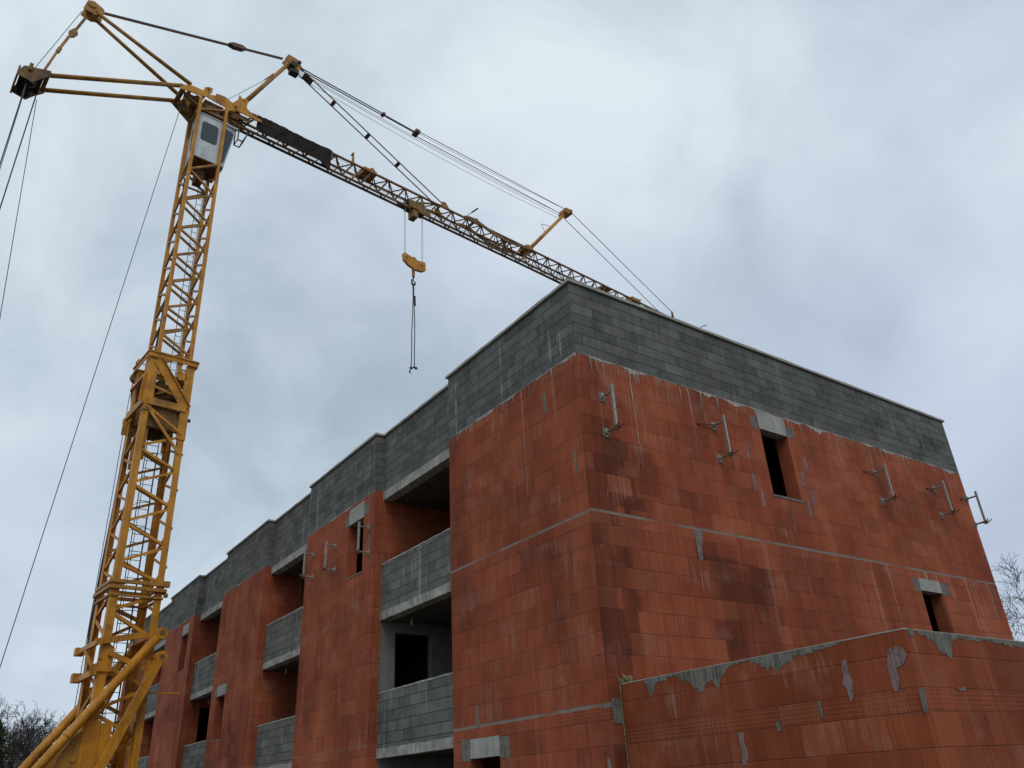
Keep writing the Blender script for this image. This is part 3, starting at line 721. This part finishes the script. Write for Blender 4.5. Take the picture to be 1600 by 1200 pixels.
# --- slewing head and pivot plates
A = [(-.64,27.98),(-.3,28.21),(-.1,28.27),(.32,28.29),(.35,28.5),(.5,28.62),(.68,28.64),(.66,28.36),(.55,28.25),(.5,28.05),(.15,27.92),(-.27,27.9),(-.59,27.79)]
B = [(.50,28.20),(.81,28.32),(.85,28.47),(1.23,28.52),(1.44,28.42),(1.62,28.36),(1.66,27.95),(1.41,27.85),(1.30,27.95),(.96,27.97),(.51,28.02)]
Cc = [(1.59,28.46),(1.79,28.78),(1.82,29.08),(2.0,28.92),(2.11,29.02),(2.26,29.0),(2.20,28.72),(2.2,28.53),(2.5,28.3),(2.9,28.25),(2.9,28.12),(1.64,28.12)]
m = MB()
for y0_ in (.22, 1.20):
    m.plate(A, y0_, y0_+.035); m.plate(B, y0_+.002, y0_+.033)
m.beam((-.2,.24,28.0),(-.2,1.22,28.0),.12,.2); m.beam((.4,.24,28.2),(.4,1.22,28.2),.1,.16); m.beam((1.4,.24,28.0),(1.4,1.22,28.0),.12,.2); m.tube((.5,.15,28.5),(.5,1.3,28.5),.05)
m.build('pivot_plate', MY, cr)
m = MB()
for y0_ in (.28, 1.12): m.plate(Cc, y0_, y0_+.035)
m.tube((2.05,.25,28.9),(2.05,1.2,28.9),.07); m.tube((1.72,.2,28.3),(1.72,1.25,28.3),.06); m.build('jib_foot', MY, cr)
m = MB()
m.box(.3,1.5,.3,1.2,27.32,27.45); m.tube((.85,.75,27.45),(.85,.75,27.8),.42,None,20); m.box(-.35,.35,.45,.5,27.55,28.0); m.box(-.35,.35,1.0,1.05,27.55,28.0)
m.plate([(-.65,28.1),(-.5,27.85),(-.2,27.6),(.30,27.2),(.30,26.5),(.42,26.5),(.42,28.0)], 1.26, 1.31); m.beam((.35,1.28,26.6),(.35,1.28,28.0),.08)
m.tube((.2,.4,27.9),(.2,1.1,27.9),.16,None,14); m.box(.5,1.3,.5,.95,27.85,28.15); m.beam((-.5,.4,27.9),(.3,.4,27.5),.06); m.tube((-.45,.35,27.95),(-.45,1.15,27.95),.10,None,12)
m.beam((1.55,.3,28.0),(1.55,1.2,28.0),.1,.3); m.box(1.6,2.45,.40,.44,27.9,28.12); m.box(1.7,2.4,.9,.94,27.75,28.1)
m.build('slewing_head', MJ, cr)
m = MB(); m.path([(2.06,.5,27.45),(2.06,.5,26.80),(2.30,.5,26.80),(2.42,.5,27.25),(2.42,.5,27.5)], .028); m.path([(2.06,.9,27.45),(2.06,.9,26.80),(2.30,.9,26.80),(2.42,.9,27.25)], .028)
for a, z in ((2.06,26.8),(2.3,26.8),(2.42,27.25)): m.tube((a,.5,z),(a,.9,z),.024)
m.build('cable_basket', MDK, cr)
# --- counter struts, apex and rear head
m = MB()
m.tube((-.50,.28,28.06),(-4.95,.30,25.60),.085,.085,12); m.tube((-.50,1.22,28.02),(-4.92,1.20,25.67),.085,.085,12)
m.build('rear_strut', MYD, cr, smooth=True)
m = MB()
m.tube((-.18,.30,28.36),(-4.02,.56,29.98),.085,.075,12); m.tube((-.26,1.20,28.36),(-4.08,.90,30.0),.085,.075,12); m.build('apex_strut', MYD, cr, smooth=True)
m = MB()
m.plate([(-4.5,29.85),(-4.42,30.35),(-4.2,30.45),(-3.82,30.28),(-3.75,30.05),(-4.1,29.75)], .5, .54); m.plate([(-4.5,29.85),(-4.42,30.35),(-4.2,30.45),(-3.82,30.28),(-3.75,30.05),(-4.1,29.75)], .9, .94)
m.tube((-4.25,.46,30.2),(-4.25,1.0,30.2),.15,None,14); m.tube((-4.0,.5,29.95),(-4.0,.98,29.95),.09); m.build('apex_head', MYD, cr)
m = MB(); m.beam((-4.3,.72,29.7),(-4.54,.72,28.7),.09,.09,(0,1,0)); m.beam((-4.66,.72,28.35),(-4.88,.72,27.4),.09,.09,(0,1,0)); m.tube((-4.88,.72,27.45),(-5.12,.72,26.15),.045,None,10)
m.plate([(-4.52,28.8),(-4.42,28.55),(-4.52,28.35),(-4.66,28.25),(-4.74,28.5),(-4.6,28.75)], .67, .77); m.tube((-4.85,.72,27.5),(-4.90,.72,27.25),.075,None,10)
m.build('rear_tie', MYD, cr)
m = MB()
for y0_ in (.18,1.16): m.plate([(-5.85,24.95),(-5.85,25.2),(-5.75,25.45),(-4.95,25.72),(-4.9,25.5),(-5.2,25.15),(-5.4,24.85)], y0_, y0_+.04)
m.box(-5.9,-5.84,.16,1.22,24.9,25.35); m.beam((-5.0,.2,25.62),(-5.0,1.2,25.62),.14,.14); m.box(-5.62,-5.5,.1,.24,25.3,25.62)
m.plate([(-5.3,26.0),(-5.0,26.1),(-4.95,25.75),(-5.3,25.7)], .66, .80); m.build('rear_head', MJ, cr)
m = MB()
for y0_ in (.30,.50,.88,1.04): m.tube((-5.5,y0_,25.12),(-5.5,y0_+.07,25.12),.24,None,18)
m.box(-5.8,-5.1,.22,1.16,25.30,25.36); m.build('rear_sheave', MDK, cr)
# --- jib
ZTb = lambda a: 28.44-.004*a; ZBb = lambda a: 27.70-.012*a
tb0, tb1, bb0, bb1 = .38, 1.06, .60, .84; JA, JE = 1.75, 34.6
m = MB()
for b, zf in ((tb0,ZTb),(tb1,ZTb)): m.beam((JA,b,zf(JA)),(JE,b,zf(JE)),.085,.085)
m.build('jib_top_chord', MJ, cr); m = MB()
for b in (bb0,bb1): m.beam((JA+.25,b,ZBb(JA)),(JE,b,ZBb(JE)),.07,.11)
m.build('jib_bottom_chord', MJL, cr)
m = MB(); n = int((JE-JA)/.94); da = (JE-JA)/n
for i in range(n):
    a = JA+i*da; am, an = a+da/2, a+da
    big = .07 if i % 4 else .095
    m.beam((a,tb0,ZTb(a)),(am,bb0,ZBb(am)),.045,big); m.beam((am,bb0,ZBb(am)),(an,tb0,ZTb(an)),.045,.075)
    m.beam((am,tb1,ZTb(am)),(an,bb1,ZBb(an)),.035,.045)
    m.beam((a,bb1,ZBb(a)),(am,tb1,ZTb(am)),.035,.045)
    m.beam((a,tb0,ZTb(a)),(am,tb1,ZTb(am)),.045,.045); m.beam((am,tb1,ZTb(am)),(an,tb0,ZTb(an)),.045,.045)
    m.beam((a,bb0,ZBb(a)),(a,bb1,ZBb(a)),.035,.035)
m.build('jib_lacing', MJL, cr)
def fit(name, mat, *ops):
    m = MB()
    for o_ in ops: getattr(m, o_[0])(*o_[1:])
    return m.build(name, mat, cr)
fit('rope_guide', MYD, ('plate', [(7.42,28.4),(7.58,28.4),(7.52,28.98),(7.46,28.98)], .36, .42), ('tube', (7.47,.3,28.98), (7.47,.5,28.98), .05))
fit('trolley_winch', MYD, ('box', 8.15,8.85,.45,1.0,28.42,28.66), ('tube', (8.6,.42,28.62), (8.6,1.0,28.62), .14, None, 12), ('beam', (8.1,.44,28.5), (7.6,.6,27.7), .10, .08), ('beam', (8.6,.44,28.5), (8.1,.6,27.7), .10, .08))
LUG = [(12.2,28.44),(12.65,28.5),(12.72,28.74),(12.95,28.80),(13.15,28.5),(13.7,28.40)]
fit('tie_lug', MYD, ('plate', LUG, .38, .43), ('plate', LUG, 1.0, 1.05), ('tube', (12.8,.36,28.66), (12.8,1.08,28.66), .05))
LEV = [(14.1,28.46),(14.4,28.58),(14.9,28.64),(15.3,28.52),(16.2,28.30),(17.2,28.22),(18.4,28.38),(18.9,28.44),(18.9,28.32),(17.2,28.06),(16.0,28.14),(15.0,28.4)]
fit('fold_lever', MJ, ('plate', LEV, .33, .38), ('plate', LEV, 1.06, 1.11), ('tube', (14.95,.32,28.60), (14.95,1.12,28.60), .08, None, 12), ('tube', (17.3,.34,28.14), (17.3,1.1,28.14), .04))
fit('fold_strut', MJ, ('beam', (16.6,.40,28.3), (17.3,.6,27.6), .09, .13), ('beam', (17.2,.4,28.3), (16.2,.62,27.55), .08, .1))
PF = [(18.4,28.4),(18.6,28.72),(18.85,28.80),(19.2,28.62),(19.3,28.38)]
fit('post_foot', MYD, ('plate', PF, .5, .56), ('plate', PF, .88, .94), ('box', 18.5,18.75,.45,1.0,28.4,28.60), ('beam', (19.0,.46,28.4), (18.2,.6,27.55), .08, .12))
fit('rope_guide', MYD, ('box', 24.8,25.5,.45,1.0,28.3,28.5)); fit('end_winch', MYD, ('box', 27.4,28.2,.4,1.05,28.28,28.6), ('tube', (27.8,.45,28.5), (28.6,.6,28.9), .02))
fit('tip_lug', MJL, ('plate', [(31.25,28.3),(31.32,28.9),(31.42,28.9),(31.5,28.3)], .36, .42)); fit('tip_lug', MJL, ('plate', [(31.25,28.3),(31.32,28.9),(31.42,28.9),(31.5,28.3)], 1.02, 1.08))
m = MB(); m.tube((14.23,.40,28.49),(14.78,.36,29.1),.018); m.beam((14.70,.36,29.02),(15.05,.36,29.4),.16,.07); m.build('jib_lamp', MDK, cr)
m = MB(); m.tube((34.4,.72,28.4),(35.0,.72,29.15),.025); m.beam((34.95,.72,29.12),(35.75,.72,29.6),.05); m.build('jib_end_rod', MDK, cr)
# tarpaulin hung on the jib near its foot, rumpled
rt_ = random.Random(8); m = MB(); na = 44; nb = 5; grid = []
for i in range(na+1):
    a = 2.75+(6.35-2.75)*i/na; rowp = []
    top = ZTb(a)+.06+rt_.uniform(-.014,.014)+.02*math.sin(a*2.2); bot = ZTb(a)-.62-.08*(i/na)+rt_.uniform(-.03,.03)
    if i > na-6: bot -= .06*(i-na+6)*.8
    for j in range(nb+1):
        t = j/nb; rowp.append((a, .31+.014*math.sin(a*9+t*4)+rt_.uniform(-.008,.008)+t*.13, top+(bot-top)*t))
    grid.append(rowp)
vs = [p for r_ in grid for p in r_]; nn = nb+1
m.add(vs, [(i*nn+j,(i+1)*nn+j,(i+1)*nn+j+1,i*nn+j+1) for i in range(na) for j in range(nb)])
tp = m.build('tarpaulin', MTARP, cr, label='dark rumpled tarpaulin wrapped on the root of the jib')
sol = tp.modifiers.new('thickness', 'SOLIDIFY'); sol.thickness = .012
m = MB()
for i in range(70):
    a = 2.7+rt_.random()*3.8; L_ = rt_.uniform(.15,.5); z_ = ZTb(a)+.13+rt_.uniform(-.02,.07)
    m.beam((a,.40+rt_.random()*.5,z_),(a+L_,.40+rt_.random()*.5,z_+rt_.uniform(-.03,.03)),.01,.022)
for q in range(3): m.tube((2.6,.45+q*.2,28.60+q*.03),(6.5,.45+q*.2,28.60+q*.02),.012,None,4)
m.build('netting', MNET, cr)
# --- jib posts and pendants
m = MB(); m.tube((2.05,.50,28.82),(4.02,.60,32.9),.105,.09,14); m.tube((2.9,.47,30.9),(3.25,.44,31.5),.03); m.build('front_post', MYD, cr, smooth=True)
m = MB()
m.plate([(3.75,32.95),(3.9,33.3),(4.35,33.28),(4.62,32.9),(4.45,32.55),(4.1,32.75)], .48, .52); m.plate([(3.75,32.95),(3.9,33.3),(4.35,33.28),(4.62,32.9),(4.45,32.55),(4.1,32.75)], .82, .86)
m.box(4.0,4.5,.52,.82,32.9,32.95); m.build('front_post_head', MYD, cr)
m = MB(); m.tube((4.22,.44,32.85),(4.22,.9,32.85),.17,None,16); m.tube((4.45,.4,33.1),(4.45,.95,33.1),.09,None,12); m.box(4.1,4.5,.5,.84,32.4,32.6); m.build('front_post_sheave', MDK, cr)
m = MB(); m.tube((18.95,.72,28.6),(22.4,.72,32.9),.11,.10,14)
m.build('outer_post', MY, cr, smooth=True)
m = MB(); m.path([(20.4,.66,30.45),(20.15,.66,31.0),(20.85,.66,31.15)], .015); m.build('grab_wire', MDK, cr); m = MB(); m.box(22.2,22.75,.42,1.02,32.85,33.1); m.tube((22.3,.38,32.85),(22.3,1.06,32.85),.17,None,14); m.tube((22.65,.4,33.05),(22.65,1.04,33.05),.1,None,12)
m.build('outer_post_head', MYD, cr)
m = MB()
for y0_ in (.68,.76): m.beam((-3.85,y0_,30.28),(3.72,y0_,33.08),.035,.05)
m.plate([(1.15,32.17),(1.35,32.34),(1.75,32.46),(1.95,32.40),(1.8,32.25),(1.4,32.12)], .6, .83); m.build('top_tie', MTIE, cr)
m = MB()
L1 = [(4.5,32.85),(5.03,32.29),(6.44,31.52),(8.40,30.60),(10.17,29.71),(12.78,28.74)]
L1 = [(a, 32.85+(28.74-32.85)*(a-4.5)/(12.78-4.5)) for a, z in L1]
for y0_ in (.50,.86):
    for p, q in zip(L1, L1[1:]): m.beam((p[0],y0_,p[1]),(q[0],y0_,q[1]),.035,.05)
for i, (a, z) in enumerate(L1[1:-1]):
    L_ = .26 if i == 0 else .09; d = Vector((1,0,-.496)).normalized()
    m.beam((a-d.x*L_,.68,z-d.z*L_),(a+d.x*L_,.68,z+d.z*L_),.40,.05)
m.build('inner_jib_tie', MTIE, cr)
m = MB(); za = lambda a: 33.0
m.beam((4.5,.66,33.05),(9.3,.66,32.97),.04,.04); m.beam((4.5,.78,33.05),(9.3,.78,32.97),.04,.04); m.beam((9.2,.72,32.97),(11.3,.72,32.93),.07,.075); m.tube((9.3,.60,32.97),(9.3,.84,32.97),.09); m.box(11.22,11.48,.5,.94,32.84,33.02)
m.build('outer_jib_tie', MTIE, cr)
def rope(name, pts, r, mat=MROPE, sag=0, n=10):
    m = MB()
    for p, q in zip(pts, pts[1:]):
        P_ = [Vector(p).lerp(Vector(q), i/n)-Vector((0,0,sag*4*(i/n)*(1-i/n))) for i in range(n+1)]
        m.path([tuple(v) for v in P_], r, 5)
    return m.build(name, mat, cr)
for b0_, b1_ in ((.55,.50),(.90,.98)): rope('pendant_rope', [(11.45,b0_,32.93),(22.3,b1_,33.0)], .021, MTIE)
for b_, z1_ in ((.46,32.95),(.72,32.7),(.80,32.6)): rope('hoist_rope', [(4.5,b_,32.85),(22.2,b_,z1_)], .011, sag=.22)
rope('hoist_rope', [(4.2,.72,32.5),(22.15,.9,32.45)], .011, sag=.3)
for b_ in (.38,1.05): rope('tip_pendant', [(22.6,b_,32.85),(31.35,b_,28.85)], .022, MTIE)
rope('hoist_rope', [(1.2,.5,28.4),(4.15,.6,32.8)], .012)
rope('trolley_rope', [(2.6,.9,28.95),(8.4,.9,28.75)], .010); rope('trolley_rope', [(12,.72,27.9),(30,.72,27.75)], .010, sag=.1)
rope('trolley_rope', [(3,.70,27.95),(10.5,.70,27.9)], .010); rope('trolley_rope', [(3,.5,28.2),(14,.5,28.1)], .008)
rope('trolley_rope', [(17,.85,27.45),(33,.85,27.1)], .010)
rope('rear_rope', [(-4.5,.72,29.85),(-5.45,.72,25.9)], .013)
for p, q, r_ in (((-5.55,.34,24.95),(-5.72,.30,2.0),.020), ((-5.52,.52,24.95),(-5.60,.50,2.0),.013), ((-5.14,.9,24.95),(-5.42,.80,2.0),.022), ((-5.08,1.06,24.95),(-3.30,.95,2.0),.013)):
    rope('luffing_rope', [p, q], r_)
rope('hoist_rope', [(-.30,.72,27.6),(-2.55,.72,2.2)], .013)
for q in (0,.1): rope('erection_rope', [(-.06+q,S_+.2,14.6),(-.02+q*.7,S_+.2,4.0)], .012)
MB().path([(.06,1.62,10.5),(.03,1.66,8.6),(.02,1.68,6.6),(.10,1.66,5.2),(.03,1.6,4.0),(-.2,1.4,2.4)], .035, 7).build('control_cable', MDK, cr)
# --- trolley and hook block
m = MB()
m.box(10.75,11.75,.46,.50,27.55,28.0); m.box(10.75,11.75,.94,.98,27.55,28.0); m.box(11.0,11.3,.5,.94,27.08,27.5); m.box(9.2,10.9,.52,.56,27.48,27.56); m.plate([(11.2,28.0),(11.9,27.75),(12.05,27.55),(11.8,27.3),(11.3,27.4)], .44, .46)
m.beam((11.3,.46,28.0),(12.2,.42,28.35),.05,.09)
m.build('trolley', MJ, cr)
for y0_ in (.55,.78):
    MB().tube((10.75,y0_,27.68),(10.75,y0_+.08,27.68),.20,None,16).build('trolley_sheave', MDK, cr); MB().tube((11.65,y0_,27.62),(11.65,y0_+.08,27.62),.18,None,16).build('trolley_sheave', MDK, cr)
for a in (10.5,11.9):
    for b_ in (.5,.92): MB().tube((a,b_,27.85),(a,b_+.06,27.85),.08,None,12).build('trolley_wheel', MDK, cr)
for a, a2 in ((10.62,10.64),(11.66,11.64)):
    for b_ in (.62,.72): rope('load_rope', [(a,b_,27.5),(a2,b_,24.6)], .013, MGALV)
m = MB()
m.plate([(10.50,24.62),(10.58,24.72),(11.0,24.62),(11.1,24.68),(11.2,24.66),(11.3,24.55),(11.78,24.62),(11.80,24.15),(11.6,24.02),(11.2,23.98),(10.8,24.1),(10.55,24.3)], .60, .74)
m.tube((10.68,.56,24.5),(10.68,.78,24.5),.05); m.tube((11.58,.56,24.4),(11.58,.78,24.4),.05)
hb = m.build('hook_block', MY, cr)
m = MB(); m.tube((11.12,.67,24.0),(11.12,.67,23.55),.085,.07,10); m.build('swivel', MJ, hb)
m = MB(); m.path([(11.12,.67,23.55),(11.12,.67,23.42),(11.03,.67,23.33),(11.02,.67,23.20),(11.12,.67,23.12),(11.22,.67,23.18),(11.22,.67,23.28)], .035, 7); m.build('hook', MDK, hb)
# --- chassis end: rams, struts, turret, ballast
m = MB(); m.tube((1.47,-.22,6.30),(-2.55,-.22,.85),.125,.125,14); m.tube((-.5,-.22,3.63),(-.56,-.22,3.55),.135,None,14); m.build('stay_tube', MY, cr, smooth=True)
m = MB(); m.tube((1.47,1.67,6.30),(-2.55,1.67,.85),.125,.125,14); m.build('stay_tube', MY, cr, smooth=True)
for b_ in (-.22,1.67): MB().tube((1.50,b_-.12,6.34),(1.50,b_+.12,6.34),.17,None,14).build('pin_eye', MY, cr)
for b_ in (-.28,): MB().tube((1.56,b_-.16,5.66),(1.56,b_+.16,5.66),.17,None,14).build('pin_eye', MY, cr)
for a, b_, z in ((1.50,-.35,6.34),(1.56,-.45,5.66)): MB().tube((a,b_,z),(a,b_+.04,z),.075,None,10).build('pin', MJ, cr)
for b_, e_ in ((-.30,'raising_beam'),): MB().beam((1.56,b_,5.66),(-.38,b_,.9),.22,.27,(0,1,0)).build(e_, MY, cr)
m = MB()   # brackets round the mast foot
m.beam((-.22,-.12,6.02),(1.12,-.12,6.30),.10,.17); m.beam((-.18,-.2,6.0),(-.18,1.75,6.0),.09,.14); m.box(-.28,-.05,1.55,1.8,5.9,6.12); m.beam((1.2,-.1,6.25),(1.2,1.6,6.25),.1,.15)
m.beam((-.10,-.12,5.22),(-.10,1.75,5.22),.09,.16); m.box(-.24,.02,1.55,1.8,5.15,5.4); m.beam((.2,-.1,5.75),(1.2,-.1,5.35),.08,.14); m.beam((.1,S_,5.4),(1.3,S_,5.4),.08,.14)
m.plate([(-.08,5.25),(.34,5.25),(.34,5.9),(.2,6.0),(-.02,5.95)], -.06, -.02); m.plate([(-.02,5.1),(-.2,5.15),(-.24,5.4),(.0,5.5)], -.05, -.01)
m.tube((-.02,-.11,5.62),(-.02,0,5.62),.04); m.beam((-.22,.75,5.9),(-.02,.3,5.3),.05,.1)
m.beam((.1,1.2,3.6),(1.3,1.3,6.4),.07,.09); m.beam((.35,.3,4.2),(1.1,1.2,5.6),.06,.08)
m.build('mast_foot_bracket', MY, cr)
m = MB(); m.box(-.14,.30,-.08,.38,.8,3.98); m.box(.31,.60,-.05,.36,.8,3.9); m.build('mast_foot_column', MY, cr)
m = MB()
for b_ in (-.02,.9): m.plate([(-.02,4.15),(-.12,3.75),(-.35,3.55),(-.62,3.1),(-.75,2.6),(-.9,2.0),(-1.1,1.4),(.5,1.2),(.5,3.6)], b_, b_+.05)
m.tube((-.25,-.06,3.02),(-.25,.0,3.02),.07,None,8); m.plate([(-.1,4.3),(-.3,4.1),(-.25,3.8),(-.02,3.75)], .2, .24)
m.build('turret_plate', MYD, cr)
m = MB(); m.beam((1.32,-.05,.9),(1.32,-.05,5.6),.20,.10,(0,1,0)); m.beam((1.1,.1,4.72),(2.35,-.05,4.72),.035,.05); m.build('rear_column', MY, cr)
m = MB(); m.box(-5.9,2.2,-.35,1.85,.95,1.25); m.box(-5.85,-5.3,.1,1.2,1.25,2.05); m.box(-3.9,-2.3,-.4,1.9,1.25,1.5); m.build('slewing_platform', MY, cr)
m = MB(); m.tube((.7,.72,.7),(.7,.72,.95),.9,None,28); m.box(-1.3,2.7,.55,.9,.42,.7); m.box(.52,.88,-1.3,2.75,.42,.7)
for p in ((-1.3,.72),(2.6,.72),(.7,-1.2),(.7,2.6)): m.tube((*p,.0),(*p,.5),.09,None,10); m.tube((*p,-.0),(*p,.06),.25,None,16)
m.build('chassis', MY, cr)
for i in range(4): MB().box(-4.1,-2.4,-.55+.0,2.05,1.51+i*.32-.9*0,1.51+i*.32+.30).build('ballast_block', MBALL, cr) if i < 2 else None
m = MB(); m.tube((-3.3,.2,1.9+.4),(-3.3,1.3,1.9+.4),.2,None,16); m.build('winch_drum', MDK, cr)

# ============================================================ lifting sling on the hook
sl = empty('lifting_sling', label='dark two-leg chain sling with end hooks hanging from the crane hook block', cat='sling')
sl.matrix_world = CM @ Matrix.Translation((11.12,.67,23.2))
m = MB()
for i in range(16): m.tube((.10*math.cos(i*math.pi/8),0,-.02+.14*math.sin(i*math.pi/8)),(.10*math.cos((i+1)*math.pi/8),0,-.02+.14*math.sin((i+1)*math.pi/8)),.026,None,6)
for k_ in range(6): m.tube((.02*(-1)**k_,0,-.15-k_*.11),(-.02*(-1)**k_,0,-.25-k_*.11),.045,.035,7)
m.beam((.08,0,-.7),(.10,0,-1.25),.05); m.build('master_link', MDK, sl)
for s, e_ in ((-1,(-.13,0,-4.60)),(1,(.07,.04,-4.50))):
    m = MB(); p0 = Vector((.03*s,.02*s,-.7)); p1 = Vector(e_); mid = p0.lerp(p1,.55)+Vector((.03*s+.01,0,0))
    pts = [p0, p0.lerp(mid,.5)+Vector((.015,0,0)), mid, mid.lerp(p1,.5)+Vector((-.012*s,0,0)), p1]
    m.path([tuple(v) for v in pts], .024, 6); lg = m.build('chain_leg', MROPE, sl)
    m = MB(); x0, y0_, z0_ = e_
    m.path([(x0,y0_,z0_+.05),(x0-.02,y0_,z0_-.1),(x0-.09*s*-1,y0_,z0_-.2),(x0-.02,y0_,z0_-.3),(x0-.10,y0_,z0_-.22)] if s < 0 else [(x0,y0_,z0_+.05),(x0+.05,y0_,z0_-.08),(x0+.16,y0_,z0_-.05),(x0+.1,y0_,z0_+.04)], .026, 6)
    m.tube((x0-.07,y0_,z0_-.02),(x0+.07,y0_,z0_-.02),.04,None,6); m.build('hook', MDK, lg)
m = MB(); m.tube((.05,0,-2.25),(.30,.05,-2.28),.006,None,4); m.build('tag_wire', MROPE, sl)

# ============================================================ bare trees
def tree(name, x, y, H, seed, label, group, spread=.42, dens=1.0, prune=1.0, upright=.5, rtrunk=.16, ivy=False):
    rd = random.Random(seed); tr = MB(); tw = MB()
    def grow(p, d, L_, r_, lvl):
        nseg = 4 if lvl < 2 else 3
        for s in range(nseg):
            d2 = (d+Vector((rd.gauss(0,.11),rd.gauss(0,.11),rd.gauss(0,.06)+.05*upright))).normalized()
            q = p+d2*(L_/nseg); r3 = r_*(1-.20)
            (tr if lvl < 2 else tw).tube(tuple(p), tuple(q), max(r_, .012), max(r3, .010), 6 if lvl < 2 else 3, False)
            if lvl < 6 and (s > 0 or lvl > 0):
                nb_ = 1+(rd.random() < .42*dens)
                for _ in range(nb_):
                    t_ = rd.uniform(0,2*math.pi); perp = d2.cross(Vector((math.cos(t_),math.sin(t_),.3))).normalized()
                    dn = (d2*(1-spread*.5)+perp*spread*rd.uniform(1.0,1.9)+Vector((0,0,.22*upright))).normalized()
                    if rd.random() < (1, 1, .92, .85, .75, .6, .5)[lvl]*(prune if lvl > 1 else 1): grow(q, dn, L_*rd.uniform(.50,.72), r3*rd.uniform(.45,.62), lvl+1)
            p, d, r_ = q, d2, r3
    grow(Vector((0,0,0)), Vector((rd.uniform(-.08,.08),rd.uniform(-.08,.08),1)), H*.52, rtrunk, 0)
    k_ = H/max(v[2] for v in tw.v)
    for mb_ in (tr, tw): mb_.v = [(a*(.5+.5*k_), b*(.5+.5*k_), c*k_) for a, b, c in mb_.v]
    o = empty(name, (x,y,0), label=label, cat='tree', group=group)
    tr.build('trunk', MBARK, o, smooth=True); tw.build('crown', MTWIG, o)
    return o
TL = 'bare trees beyond the crane'
for i, (x, y, H, sd_, lab) in enumerate((
    (-52,-1.2,8.5,1,'bare tree with upright twigs nearest the crane base'),
    (-50,-3.3,8.2,2,'bare bushy tree left of the tallest one by the crane stays'),
    (-56,-4.6,9.2,3,'bare tree with thin crown at the left picture edge'),
    (-54,1.6,8.4,4,'bare tree seen through the foot of the crane mast'),
    (-47,-2.3,7.4,5,'low dense bare thicket tree behind the crane stay tubes'),
    (-60,0.8,9.0,6,'distant bare tree half hidden behind the crane foot'))):
    tree('bare_tree', x, y, H, sd_, lab, TL, .5, .9, .97)
for i, (x, y, H, sd_, lab) in enumerate((
    (-12.0,48.5,13.6,11,'bare tree at the right picture edge beyond the gable'),
    (-15.2,48,12.0,12,'shorter bare tree showing beside the gable edge'),
    (-10.5,55,14.5,13,'tall bare tree farthest right beyond the annex'))):
    tree('bare_tree', x, y, H, sd_, lab, 'bare trees behind the building', .5, .7, .90)
# dark evergreen at the left edge
ev = empty('evergreen_tree', (-46,-4.1,0), label='dark evergreen tree at the lower left picture edge', cat='tree')
rd = random.Random(77); m = MB()
for i in range(5200):
    t = rd.random(); z = 1.0+5.6*t; rad = 1.6*math.sqrt(max(.02,1-t**2.2))*(.75+.25*math.sin(z*4+i))
    a = rd.uniform(0,2*math.pi); rr_ = rad*math.sqrt(rd.random()); c = Vector((rr_*math.cos(a), rr_*math.sin(a), z+rd.uniform(-.1,.1)))
    u_ = Vector((rd.gauss(0,1),rd.gauss(0,1),rd.gauss(0,1))).normalized(); v_ = u_.cross(Vector((rd.gauss(0,1),rd.gauss(0,1),rd.gauss(0,1)))).normalized(); s = rd.uniform(.05,.12)
    m.add([c-u_*s, c+v_*s*.5, c+u_*s, c-v_*s*.5], [(0,1,2,3)])
m.build('crown', MIVY, ev); MB().tube((0,0,0),(0,0,5.6),.16,.03).build('trunk', MBARK, ev)
